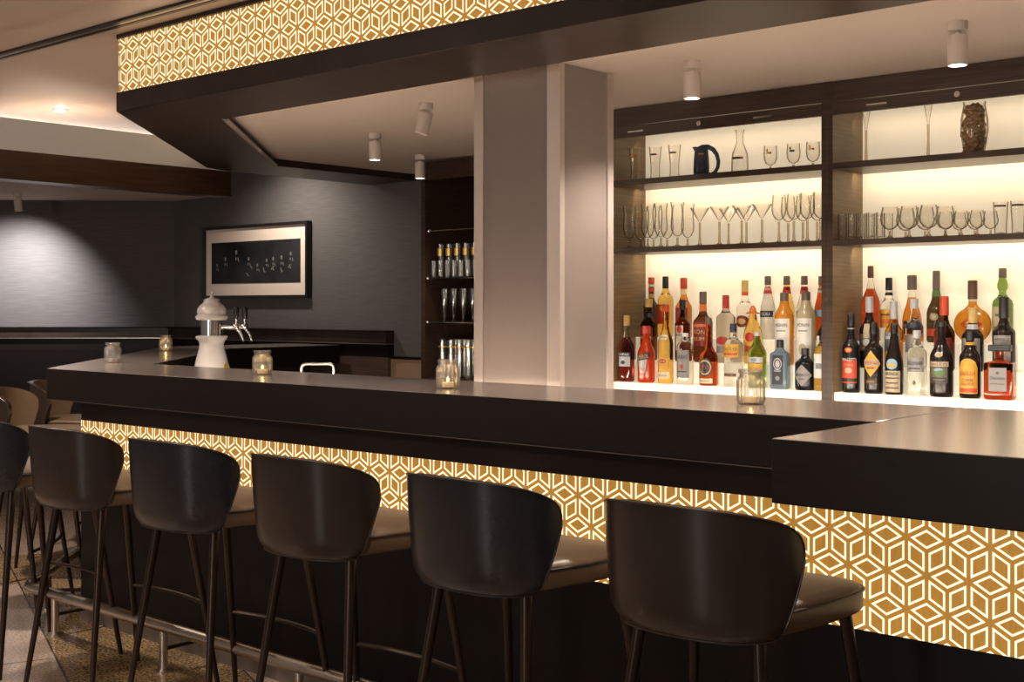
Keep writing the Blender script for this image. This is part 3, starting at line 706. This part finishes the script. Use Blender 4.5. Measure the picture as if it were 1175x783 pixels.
mk = glass_proto('footed_glass', 'beer glass', pokal)
row(mk, [(-5.43+.08*k, 5.55, 1.302) for k in range(5)], lambda k: 'footed flared beer glass on the lower glass shelf, %s from the left' % ORD[k], 'footed beer glasses')
def tallb(): return [('body', MB().lathe(shell([(0, 0), (.023, 0), (.025, .006), (.0255, .24)]), 20), M['glass_grey']), ('gold_rim', MB().lathe([(.0256, .192), (.0258, .193), (.0258, .197), (.0256, .198)], 20), M['gilt'])]
mk = glass_proto('tall_glass', 'beer glass', tallb)
row(mk, [(-5.44+.074*k, 5.54, .95) for k in range(6)], lambda k: 'tall gold-banded glass on the cabinet worktop, %s from the left in front' % ORD[k], 'tall gold-banded glasses')
row(mk, [(-5.41+.074*k, 5.63, .95) for k in range(5)], lambda k: 'tall gold-banded glass on the cabinet worktop, %s from the left behind' % ORD[k], 'tall gold-banded glasses')

# ------------------------------------------------------------------ bottles
def liq(name, col, rough=.04, trans=1.): return mat(name, col, rough, trans=trans, ior=1.38)
G = {
 'campari': liq('dark_red_liquor', (.28, .035, .018)), 'aperol': mat('orange_aperitif', (.62, .055, .01), .15, trans=.5, ior=1.36),
 'gold': liq('gold_rum', (.95, .62, .16)), 'clear': liq('clear_spirit', (.95, .94, .88)), 'amber': liq('amber_liquor', (.72, .26, .03)),
 'red_amber': liq('red_amber_liquor', (.62, .11, .02)), 'dark': mat('dark_bottle', (.012, .008, .007), .2, spec=.3), 'brown': liq('brown_bottle', (.16, .05, .02)),
 'blackb': mat('black_bottle', (.008, .008, .009), .2, spec=.35), 'green': liq('green_bottle', (.24, .38, .09)), 'olive': liq('olive_bottle', (.11, .07, .03)),
 'syrup': mat('orange_syrup', (.75, .3, .03), .2, trans=.5), 'pale': mat('pale_syrup', (.62, .52, .33), .25, trans=.5), 'blue': mat('blue_grey_glass', (.2, .27, .35), .1, trans=.55, ior=1.4),
 'smoke': liq('smoky_spirit', (.55, .5, .42)), 'orange_deep': mat('orange_flask', (.75, .32, .03), .18, trans=.6), 'milk': mat('pale_clear_spirit', (.8, .77, .68), .12, trans=.6),
}
K = {n: mat('paint_'+n, tuple(x*(.8 if n in ('white', 'silver', 'cream') else .62) for x in c), r) for n, c, r in (
 ('white', (.72, .7, .66), .5), ('silver', (.45, .45, .47), .35), ('goldfoil', (.72, .48, .16), .35), ('black', (.012, .012, .014), .4), ('navy', (.02, .025, .06), .5),
 ('red', (.55, .035, .025), .45), ('orange', (.8, .2, .03), .45), ('redorange', (.7, .07, .025), .45), ('yellow', (.8, .42, .04), .45), ('grey', (.32, .3, .29), .45), ('beige', (.55, .45, .3), .5),
 ('lblue', (.3, .5, .65), .5), ('brown', (.12, .05, .025), .5), ('cream', (.75, .66, .46), .5), ('greyblue', (.25, .28, .33), .4), ('green', (.1, .22, .05), .45), ('taupe', (.17, .125, .1), .5), ('darkred', (.25, .02, .015), .4))}
def ease(a, b, n):
    return [(a[0]+(b[0]-a[0])*(.5-.5*cos(PI*k/n)), a[1]+(b[1]-a[1])*k/n) for k in range(1, n+1)]
def prof_std(h, r, s0=.58, s1=.74, nf=.36, c0=.88, base=1., flare=0.):
    P = [(0, 0), (r*.9*base, 0), (r*base, .008), (r*base, .02), (r, s0*h)]
    P += ease((r, s0*h), (r*nf+.0035, s1*h), 8)
    P += [(r*nf, (s1+.03)*h), (r*nf+flare, c0*h), (r*nf+flare, (c0+.005)*h), (0, (c0+.005)*h)]
    return P
def bottle(name, label, X, Y, h, r, gm, cap, labels=(), p=2., sy=1., rz=.12, s0=.58, s1=.74, nf=.36, c0=.88, capf=1.12, prof=None, cat='bottle', hat=False, base=1., bands=(), split=None, flare=0.):
    z0 = {4.655: 1.05, 4.742: 1.146, 4.827: 1.25}[Y]
    t = thing(name, label, cat, (X, Y, z0+.0005), rz, 'bottles on the lit display steps')
    P = prof or prof_std(h, r, s0, s1, nf, c0, base, flare)
    if split:        # neck above the fill line is empty clear glass
        MB().lathe(P, 32, p=p, sy=sy, m=[1 if (P[i][1]+P[i+1][1])/2 > split*h else 0 for i in range(len(P)-1)]).build('body', [G[gm], G['clear']], t)
    else:
        MB().lathe(P, 32, p=p, sy=sy).build('body', G[gm], t)
    nr = r*nf*capf+flare
    if hat:
        MB().lathe([(0, c0*h), (r*.72, (c0-.005)*h), (r*.74, (c0+.015)*h), (r*.4, (c0+.03)*h), (r*.33, (c0+.09)*h), (r*.12, h), (0, h)], 24).build('cap', K[cap], t)
    elif cap == 'block':
        MB().box(-.040, -.016, c0*h, .040, .016, h).build('cap', K['black'], t, bevel=.003)
    else:
        MB().lathe([(0, c0*h), (nr, c0*h), (nr*1.02, (c0+.01)*h), (nr*1.0, (.99)*h), (nr*.85, h), (0, h)], 20).build('cap', K[cap], t)
    def R(z):
        for i in range(1, len(P)):
            if P[i-1][1] <= z <= P[i][1] and P[i][1] > P[i-1][1]:
                k = (z-P[i-1][1])/(P[i][1]-P[i-1][1]); return P[i-1][0]+(P[i][0]-P[i-1][0])*k
        return r
    def at(u, z, eps):
        rr = R(z)
        if p > 3:      # flat faced bottle: lay label on the front face
            return (u, -rr*sy-eps, z)
        a = -PI/2+u/max(rr, .008)
        return ((rr+eps)*cos(a), (rr*sy+eps)*sin(a), z)
    for (z, w, m) in bands:
        zz0, zz1 = z
        MB().lathe([(R(zz0*h)+.0008, zz0*h), (R(zz0*h)+.0012, zz0*h), (R(zz1*h)+.0012, zz1*h), (R(zz1*h)+.0008, zz1*h)], 24, p=p, sy=sy).build('neck_band', K[m], t)
    for li, L_ in enumerate(labels):
        shape, zc, hh_, hw_, m = L_[:5]; texts = L_[5] if len(L_) > 5 else []
        hwm = hw_*r; hhm = hh_*h; zcm = zc*h
        N = 48; rings = 8; vs = [at(0, zcm, .0008+.0002*li)]; fs = []
        for j in range(1, rings+1):
            for k in range(N):
                a = 2*PI*k/N; ca, sa = cos(a), sin(a)
                if shape == 'oval': bx, by = ca, sa
                elif shape == 'diamond':
                    d = abs(ca)+abs(sa); bx, by = ca/d, sa/d
                elif shape == 'arch':
                    d = max(abs(ca), abs(sa)); bx, by = ca/d, sa/d
                    if by > 0: by = min(by, sqrt(max(0, 1-min(1, abs(bx))**2))*.55+.45)
                elif shape == 'slant':
                    d = max(abs(ca), abs(sa)); bx, by = ca/d, sa/d; by = by+.45*bx
                elif shape == 'shield':
                    d = max(abs(ca), abs(sa)); bx, by = ca/d, sa/d; bx *= (.78+.22*by)
                else:
                    d = max(abs(ca), abs(sa)); bx, by = ca/d, sa/d
                vs.append(at(bx*hwm*j/rings, zcm+by*hhm*j/rings, .0008+.0002*li))
        for k in range(N): fs.append((0, 1+k, 1+(k+1) % N))
        for j in range(rings-1):
            for k in range(N):
                a, b = 1+j*N+k, 1+j*N+(k+1) % N; fs.append((a, a+N, b+N, b))
        mb = MB().add(vs, fs, 0); mats = [K[m]]
        for (s, zo, tw, th, tm) in texts:
            mats.append(K[tm])
            if s == '*o' or s == '*b' or s == '*d' or s == '*r':        # painted mark: disc, bar, diamond or ring
                n_ = 24
                q0 = []
                for k in range(n_):
                    a = 2*PI*k/n_; ca, sa = cos(a), sin(a); d = 1
                    if s == '*b': d = max(abs(ca), abs(sa))
                    if s == '*d': d = abs(ca)+abs(sa)
                    q0.append((ca/d*tw*r, zcm+zo*h+sa/d*th*h))
                if s == '*r':
                    mb.add([at(u, z, .0018) for u, z in q0]+[at(u*.82, zcm+zo*h+(z-zcm-zo*h)*.82, .0018) for u, z in q0], [(k, (k+1) % n_, n_+(k+1) % n_, n_+k) for k in range(n_)], len(mats)-1)
                else:
                    zc_ = zcm+zo*h; nr_ = 7
                    mb.add([at(0, zc_, .0017)]+[at(u*j/nr_, zc_+(z-zc_)*j/nr_, .0017) for j in range(1, nr_+1) for u, z in q0],
                           [(0, 1+k, 1+(k+1) % n_) for k in range(n_)]+[(1+j*n_+k, 1+(j+1)*n_+k, 1+(j+1)*n_+(k+1) % n_, 1+j*n_+(k+1) % n_) for j in range(nr_-1) for k in range(n_)], len(mats)-1)
                continue
            tv, tf_ = text_geo(s)
            sl = .45*hhm/hwm if shape == 'slant' else 0
            mb.add([at(x*tw*r, zcm+zo*h+y*th*h+sl*x*tw*r, .0024) for x, y in tv], tf_, len(mats)-1)
        mb.build('label', mats, t)
    return t
F_, M_, B_ = 4.655, 4.742, 4.827
lb_ = 'liquor_bottle'
# --- left cabinet, front row
bottle(lb_, 'slim dark red bottle with gold cap and silver label nearest the pillar', -3.392, F_, .302, .036, 'campari', 'goldfoil', [('rect', .335, .105, .95, 'silver', [('*b', .075, .95, .032, 'navy'), ('CAMPARI', .075, 1.6, .038, 'white'), ('*o', -.045, .3, .03, 'navy')])], s0=.52, s1=.68, c0=.84, split=.66)
bottle(lb_, 'bright orange bottle with slanted navy label next to the slim dark red bottle', -3.283, F_, .255, .040, 'aperol', 'redorange', [('shield', .33, .16, .62, 'silver', [('*o', -.09, .3, .025, 'goldfoil')]), ('slant', .455, .058, .9, 'navy', [('APEROL', 0, 1.45, .07, 'yellow')])], s0=.50, s1=.74, nf=.42, c0=.86, base=.98)
bottle(lb_, 'tall golden rum bottle with red oval emblem beside the orange bottle', -3.178, F_, .342, .034, 'gold', 'redorange', [('arch', .27, .085, .95, 'yellow', [('*o', .02, .5, .03, 'red'), ('CLUB', .02, .7, .018, 'white')]), ('rect', .105, .04, .95, 'cream', [('RESERVA', 0, 1.2, .02, 'brown')]), ('rect', .60, .03, .6, 'cream', [('HAVANA', 0, .9, .025, 'brown')])], s0=.52, s1=.72, nf=.38, c0=.93)
bottle(lb_, 'clear spirit bottle with grey label below the white-labelled dark rum', -3.075, F_, .225, .036, 'clear', 'white', [('rect', .40, .27, .95, 'grey', [('VARAS', .14, 1.45, .085, 'navy'), ('*o', -.05, .24, .045, 'red'), ('*b', -.15, .6, .01, 'navy')])], s0=.74, s1=.88, nf=.38, c0=.93)
bottle(lb_, 'dark red spirit with round black emblem, before the red-labelled dark bottle', -2.954, F_, .293, .041, 'red_amber', 'taupe', [('oval', .27, .135, .85, 'black', [('*r', 0, .72, .11, 'goldfoil'), ('ETTE', 0, 1.05, .055, 'red')]), ('rect', .07, .035, .85, 'cream', [('RESERVE', 0, 1.1, .022, 'brown')])], s0=.40, s1=.62, nf=.3, c0=.9)
bottle(lb_, 'clear round bottle with big gold label behind the nearest candle jar', -2.830, F_, .269, .041, 'clear', 'navy', [('rect', .57, .105, 1.0, 'yellow', [('GOLD', .03, 1.5, .05, 'brown'), ('*b', -.05, .8, .015, 'red')]), ('rect', .19, .025, .7, 'brown', [('DRY', 0, .7, .018, 'goldfoil')])], s0=.66, s1=.80, nf=.32, c0=.86)
bottle('gin_bottle', 'round-shouldered green gin bottle with silver band', -2.714, F_, .236, .039, 'green', 'silver', [('rect', .50, .05, 1.05, 'silver', [('*b', 0, .3, .03, 'greyblue')]), ('rect', .36, .075, 1.0, 'yellow', [('DRY GIN', 0, 1.3, .035, 'green')])], s0=.60, s1=.86, nf=.30, c0=.92)
bottle('gin_bottle', 'square blue-grey gin bottle with small black cap', -2.606, F_, .204, .038, 'blue', 'black', [('rect', .39, .30, .60, 'black', [('*r', .12, .48, .12, 'silver'), ('*o', .12, .26, .075, 'silver'), ('*o', -.17, .26, .045, 'greyblue'), ('*b', -.02, .4, .02, 'greyblue')])], p=6, sy=.72, s0=.70, s1=.80, nf=.36, c0=.84)
bottle('gin_bottle', 'squat black bottle with pale diamond label next to the dark post', -2.490, F_, .171, .042, 'blackb', 'black', [('diamond', .36, .26, 1.02, 'grey', [("HENDRICK'S", .01, 1.45, .065, 'black'), ('GIN', -.09, .5, .04, 'black')])], s0=.62, s1=.80, nf=.34, c0=.84)
bottle(lb_, 'yellow bottle with white label half hidden by the dark post', -2.412, F_, .225, .036, 'gold', 'black', [('rect', .45, .22, .9, 'white', [('*b', 0, .5, .05, 'greyblue')])], s0=.72, s1=.86, nf=.36, c0=.9)
# --- left cabinet, middle row
bottle(lb_, 'dark red bottle with gold cap behind the bright orange bottle', -3.330, M_, .282, .040, 'brown', 'goldfoil', [('rect', .44, .10, .9, 'darkred', [('*o', .02, .45, .05, 'black'), ('*b', -.07, .7, .012, 'goldfoil')])], bands=[((.70, .77), 0, 'black')], s0=.55, s1=.74, nf=.38, c0=.86)
bottle(lb_, 'dark rum with black cap and white side label behind the clear grey-label bottle', -3.145, M_, .277, .036, 'brown', 'black', [('rect', .38, .20, .5, 'white', [('RAS', .05, .7, .04, 'navy')]), ('oval', .52, .06, .36, 'redorange')], s0=.60, s1=.74, nf=.36, c0=.85)
bottle(lb_, 'broad dark bottle with red and gold label behind the round black emblem', -3.038, M_, .312, .043, 'brown', 'taupe', [('rect', .40, .17, 1.0, 'darkred', [('*b', .12, .9, .02, 'orange'), ('RON', .03, 1.2, .06, 'goldfoil'), ('RUM', -.07, 1.1, .05, 'goldfoil')])], bands=[((.72, .82), 0, 'orange')], s0=.56, s1=.70, nf=.34, c0=.83)
bottle(lb_, 'smoky glass tequila bottle with red cap and red patch', -2.921, M_, .296, .042, 'smoke', 'red', [('oval', .33, .06, .7, 'red'), ('rect', .20, .05, .7, 'grey')], s0=.66, s1=.78, nf=.32, c0=.80)
bottle(lb_, 'golden tequila bottle wearing an orange sombrero cap', -2.786, M_, .250, .040, 'gold', 'orange', [('oval', .46, .08, .55, 'red'), ('rect', .26, .12, .8, 'yellow', [('*b', 0, .5, .05, 'red')])], s0=.48, s1=.82, nf=.34, c0=.86, hat=True)
bottle('syrup_bottle', 'orange syrup bottle with white label and grey cap', -2.635, M_, .305, .040, 'syrup', 'taupe', [('rect', .34, .30, .95, 'white', [('MONIN', .21, 1.3, .045, 'taupe'), ('*o', -.12, .4, .08, 'orange'), ('*b', .13, .5, .008, 'grey')])], s0=.66, s1=.86, nf=.40, c0=.88)
bottle('syrup_bottle', 'pale syrup bottle with white label and grey cap', -2.534, M_, .308, .040, 'pale', 'taupe', [('rect', .34, .30, .95, 'white', [('MONIN', .21, 1.3, .045, 'taupe'), ('*o', -.12, .4, .08, 'beige'), ('*b', .13, .5, .008, 'grey')])], s0=.66, s1=.86, nf=.40, c0=.88)
bottle(lb_, 'dark bottle with white label squeezed between pale syrup and the dark post', -2.445, M_, .215, .036, 'blackb', 'black', [('rect', .38, .2, .9, 'white', [('*b', 0, .5, .05, 'navy')])], s0=.6, s1=.8, nf=.36, c0=.86)
# --- left cabinet, back row
bottle(lb_, 'dark bottle with patterned red and gold neck at the back near the pillar', -3.375, B_, .278, .036, 'brown', 'redorange', [('rect', .35, .2, .9, 'black')], bands=[((.66, .72), 0, 'goldfoil'), ((.76, .82), 0, 'redorange'), ((.84, .88), 0, 'cream')], s0=.5, s1=.62, nf=.36, c0=.9)
bottle(lb_, 'tall golden bottle with black cap and red label at the back', -3.296, B_, .281, .036, 'gold', 'black', [('rect', .38, .16, .95, 'redorange', [('*o', .10, .4, .04, 'yellow')])], s0=.62, s1=.76, nf=.36, c0=.80)
bottle(lb_, 'round-shouldered amber bottle with red and orange cap at the back', -3.196, B_, .273, .038, 'amber', 'redorange', [('rect', .36, .14, .9, 'darkred')], bands=[((.72, .80), 0, 'cream')], s0=.50, s1=.66, nf=.38, c0=.82)
bottle(lb_, 'clear bottle with gold cap and red oval label at the back', -2.876, B_, .257, .037, 'clear', 'goldfoil', [('oval', .30, .10, .95, 'darkred', [('*o', 0, .5, .05, 'goldfoil')])], bands=[((.74, .80), 0, 'redorange')], s0=.52, s1=.68, nf=.36, c0=.80)
bottle(lb_, 'milky clear bottle with navy band and red neck at the back', -2.762, B_, .274, .033, 'milk', 'taupe', [('rect', .40, .05, 1.1, 'navy', [('VODKA', 0, 1.4, .05, 'white')])], bands=[((.72, .83), 0, 'red')], s0=.42, s1=.80, nf=.38, c0=.86)
bottle(lb_, 'golden bottle with grey cap and red neck behind the orange syrup', -2.670, B_, .273, .033, 'gold', 'taupe', [('rect', .40, .05, 1.1, 'grey')], bands=[((.72, .83), 0, 'red')], s0=.42, s1=.80, nf=.38, c0=.86)
bottle(lb_, 'clear bottle with grey cap and red neck behind the pale syrup', -2.587, B_, .272, .033, 'clear', 'taupe', [('rect', .36, .09, 1.1, 'navy')], bands=[((.72, .83), 0, 'red')], s0=.42, s1=.80, nf=.38, c0=.86)
bottle(lb_, 'red liqueur bottle with grey cap cut off by the dark post', -2.507, B_, .270, .031, 'red_amber', 'taupe', [('rect', .42, .05, 1.1, 'lblue')], bands=[((.74, .83), 0, 'silver')], s0=.42, s1=.80, nf=.38, c0=.86)
# --- right cabinet, front row
bottle(lb_, 'black bitter bottle with tall orange-red label right of the dark post', -2.288, F_, .314, .035, 'blackb', 'black', [('rect', .265, .145, .98, 'redorange', [('RAMAZZOTTI', .155, 1.75, .034, 'white'), ('AMARO', .085, 1.1, .03, 'beige'), ('*o', .015, .42, .035, 'beige'), ('*b', -.105, .98, .022, 'black')]), ('oval', .54, .035, .42, 'redorange', [('*o', 0, .24, .02, 'yellow')])], bands=[((.80, .82), 0, 'grey')], s0=.56, s1=.70, nf=.38, c0=.84)
bottle(lb_, 'black bottle with orange diamond label', -2.193, F_, .280, .036, 'dark', 'black', [('diamond', .42, .185, 1.1, 'yellow', [('*b', .012, .85, .045, 'beige'), ('AVERNA', .012, 1.35, .055, 'red'), ('*b', -.06, .4, .01, 'brown')]), ('rect', .17, .03, .6, 'dark' if 'dark' in K else 'brown', [('AMARO', 0, .8, .022, 'goldfoil')])], s0=.62, s1=.73, nf=.36, c0=.84)
bottle(lb_, 'dark bitter bottle with beige label and blue globe emblem', -2.108, F_, .276, .035, 'dark', 'black', [('rect', .185, .15, .98, 'beige', [('BRANCA', .11, 1.4, .042, 'navy'), ('*b', .05, .8, .008, 'brown'), ('*b', -.02, .7, .008, 'brown'), ('*b', -.09, .8, .008, 'brown')]), ('oval', .43, .075, .62, 'lblue', [('*o', -.02, .4, .03, 'yellow')])], s0=.40, s1=.80, nf=.36, c0=.86)
bottle(lb_, 'clear anise bottle with grey label and round shoulders', -2.016, F_, .250, .037, 'clear', 'silver', [('rect', .48, .115, 1.0, 'grey', [('MOLINARI', .02, 1.6, .06, 'navy'), ('*b', -.06, .6, .008, 'navy')]), ('oval', .2, .035, .16, 'taupe')], s0=.64, s1=.80, nf=.36, c0=.88)
bottle(lb_, 'dark cream liqueur bottle with painted landscape label', -1.919, F_, .286, .043, 'dark', 'black', [('rect', .33, .14, .78, 'taupe', [('*o', .0, .6, .05, 'green'), ('*o', .03, .4, .022, 'lblue'), ('*b', .105, .86, .032, 'beige'), ('BAILEYS', .105, 1.45, .035, 'darkred'), ('*b', -.10, .7, .03, 'black'), ('CREAM', -.1, 1., .02, 'beige')]), ('oval', .56, .035, .34, 'beige')], s0=.52, s1=.74, nf=.36, c0=.93)
bottle(lb_, 'dark coffee liqueur bottle with arched yellow label', -1.810, F_, .251, .038, 'dark', 'black', [('arch', .33, .26, .98, 'yellow', [('KAHLUA', .04, 1.5, .06, 'red'), ('COFFEE', -.06, 1.1, .045, 'darkred'), ('LIQUEUR', -.12, 1.2, .045, 'darkred'), ('*b', -.21, .9, .03, 'redorange')])], bands=[((.79, .83), 0, 'yellow')], s0=.60, s1=.78, nf=.36, c0=.86)
bottle(lb_, 'square amaretto bottle with wide black block cap at the right', -1.699, F_, .201, .052, 'red_amber', 'block', [('rect', .37, .215, .60, 'grey', [('Disaronno', .03, 1.0, .06, 'navy'), ('*o', .12, .12, .03, 'taupe'), ('*b', -.08, .5, .008, 'taupe')])], p=7, sy=.72, s0=.66, s1=.72, nf=.30, c0=.88)
# --- right cabinet, middle row
bottle(lb_, 'dark bottle with grey foil neck behind the black orange-diamond bottle', -2.252, M_, .285, .039, 'dark', 'silver', [('rect', .36, .12, .95, 'taupe', [('*o', 0, .4, .05, 'silver'), ('*b', -.08, .6, .01, 'goldfoil')]), ('rect', .52, .10, .3, 'beige')], s0=.52, s1=.70, nf=.36, c0=.78)
bottle(lb_, 'amber bottle with grey foil neck behind the globe-emblem bitter', -2.149, M_, .267, .036, 'amber', 'silver', [('rect', .40, .14, .95, 'greyblue', [('*b', .06, .7, .02, 'white')])], s0=.50, s1=.72, nf=.36, c0=.72)
bottle(lb_, 'clear bottle with dark neck band behind the grey-label anise bottle', -2.065, M_, .277, .035, 'clear', 'silver', [('rect', .62, .04, .9, 'navy'), ('rect', .36, .12, .8, 'grey')], s0=.58, s1=.76, nf=.40, c0=.86)
bottle(lb_, 'dark bottle with red neck foil behind the cream liqueur', -1.944, M_, .286, .039, 'brown', 'redorange', [('rect', .30, .14, 1.0, 'darkred', [('*d', .0, .6, .08, 'white'), ('*d', 0, .4, .05, 'red')])], s0=.50, s1=.66, nf=.38, c0=.74)
bottle(lb_, 'dark bottle with gold neck foil behind the coffee liqueur', -1.834, M_, .241, .040, 'dark', 'goldfoil', [('rect', .36, .16, .95, 'grey', [('*b', .02, .6, .03, 'black')])], s0=.54, s1=.70, nf=.40, c0=.76, bands=[((.66, .74), 0, 'silver')])
bottle(lb_, 'tall black bottle with grey label behind the square amaretto', -1.716, M_, .282, .041, 'dark', 'black', [('rect', .32, .17, .82, 'grey', [('AMARO', .12, 1.2, .03, 'black'), ('*b', 0, .6, .008, 'taupe'), ('*o', -.06, .3, .03, 'taupe')])], s0=.52, s1=.66, nf=.40, c0=.72)
# --- right cabinet, back row
bottle(lb_, 'tall red-amber cognac bottle with dark cap beside the dark post', -2.287, B_, .308, .038, 'red_amber', 'brown', [('oval', .5, .05, .3, 'goldfoil')], s0=.48, s1=.76, nf=.28, c0=.84, split=.7)
bottle(lb_, 'clear bottle with black cap and gold printed label at the back', -2.208, B_, .259, .036, 'clear', 'black', [('rect', .36, .14, .95, 'yellow', [('*b', .06, .7, .012, 'darkred'), ('*b', -.04, .7, .03, 'orange')])], s0=.54, s1=.72, nf=.34, c0=.80, bands=[((.72, .77), 0, 'black')])
bottle(lb_, 'teardrop cognac bottle with large brown stopper at the back', -2.111, B_, .267, .038, 'amber', 'taupe', [('rect', .22, .10, .7, 'brown', [('*b', .03, .5, .015, 'goldfoil')])], s0=.30, s1=.72, nf=.32, c0=.78, capf=1.5, split=.66)
bottle(lb_, 'olive cognac bottle with green neck and round seal at the back', -2.011, B_, .283, .037, 'olive', 'taupe', [('oval', .36, .05, .45, 'beige', [('*r', 0, .36, .038, 'brown')]), ('rect', .14, .05, .9, 'redorange')], s0=.40, s1=.66, nf=.34, c0=.74, bands=[((.64, .735), 0, 'green')])
hF = .243
fl = [(0, 0), (.030, 0), (.038, .006)]
for k in range(1, 15):
    a = -1.05+2.35*k/15; fl.append((.071*cos(a)**.8 if cos(a) > 0 else .02, .070+.066*sin(a)))
fl += [(.022, .142), (.0155, .152), (.0145, .19), (0, .19)]
bottle(lb_, 'big flat round amber flask with red emblem at the back', -1.867, B_, hF, .071, 'orange_deep', 'brown', [('diamond', .30, .14, .6, 'red', [('*d', 0, .42, .09, 'yellow'), ('*b', .0, .5, .02, 'red')])], prof=fl, sy=.36, nf=.22, c0=.70, bands=[((.66, .70), 0, 'cream')])
bottle(lb_, 'tall green bottle with bulging neck and stopper at the right', -1.752, B_, .288, .038, 'green', 'taupe', [('rect', .36, .13, .9, 'beige', [('*b', .02, .5, .02, 'green')])], prof=[(0, 0), (.036, 0), (.038, .008), (.038, .15), (.034, .165), (.020, .178), (.013, .19), (.0135, .20), (.019, .212), (.020, .225), (.016, .24), (.0125, .248), (.0125, .255), (0, .255)], nf=.34, c0=.87)

# ------------------------------------------------------------------ lights
warm = (1, .80, .58)
for x0, x1 in ((-3.42, -2.40), (-2.33, -1.31)):
    xm = (x0+x1)/2
    for z, pw in ((1.935, 1.05), (1.63, 1.05), (2.15, .4)):
        area('led_light', (xm, YB-.09, z), (xm, YB-.02, z-.06), pw, x1-x0, .015, warm)
# cove wash over the beam
area('cove_light', (-7.72, 1.3, 2.47), (-7.72, 1.3, 3), 22, .08, 8.0, (1, .95, .88))
area('ceiling_fill', (-2.2, 3.36, .98), (-2.2, 3.60, .6), 150, 5.8, .03, (1, .85, .68))  # added unseen lamp, bounces off the worktop to brighten the bar ceiling
area('streak_light', (-2.3, -4.0, 1.5), (-2.3, 2.5, 1.3), 48, .5, 1.9, (1, .92, .84))  # unseen area light added for the highlight streaks on the stool backs
# lamps of the recessed downlight and wall washer, then added unseen lamps
lamp('downlight', (-7.10, 3.92, 2.57), (-7.1, 3.92, 0), 60, 120, .8, .03, (1, .86, .7))
lamp('wall_washer', (-7.3, 5.36, 2.5), (-7.3, 6.0, 1.3), 62, 130, .9, .04, (1, .86, .72))
l = bpy.data.lights.new('fill_point', 'POINT'); l.energy = 40; l.color = (1, .84, .68); l.shadow_soft_size = .16  # added unseen point lamps that lift stools, ceiling and floor
o = bpy.data.objects.new('fill_point', l); COL.objects.link(o); o.location = (-.6, -2.2, 1.75)
o = bpy.data.objects.new('fill_point', l.copy()); COL.objects.link(o); o.location = (-5.6, -.3, 1.95); o.data.energy = 65
for x, y, p in ((-5.95, 2.5, 115), (-5.1, 2.0, 30), (-4.0, 2.0, 30), (-2.9, 2.0, 30), (-1.8, 2.0, 30), (-.7, 2.0, 30), (-6.0, .6, 30), (-3.0, -.4, 25), (.3, -.6, 25)):  # unseen downlights added to light counter, stools and room
    lamp('downlight', (x, y, 2.55), (x, y, 0), p*2.5, 120, .8, .05, (1, .82, .66))
w = bpy.data.worlds.new('world'); SC.world = w; w.use_nodes = True
w.node_tree.nodes['Background'].inputs[0].default_value = (1, .86, .75, 1)
w.node_tree.nodes['Background'].inputs[1].default_value = .12

SC.cycles.transparent_max_bounces = 40
SC.view_settings.view_transform = 'Standard'; SC.view_settings.look = 'None'
SC.view_settings.exposure = 0; SC.view_settings.gamma = 1; SC.view_settings.use_curve_mapping = False
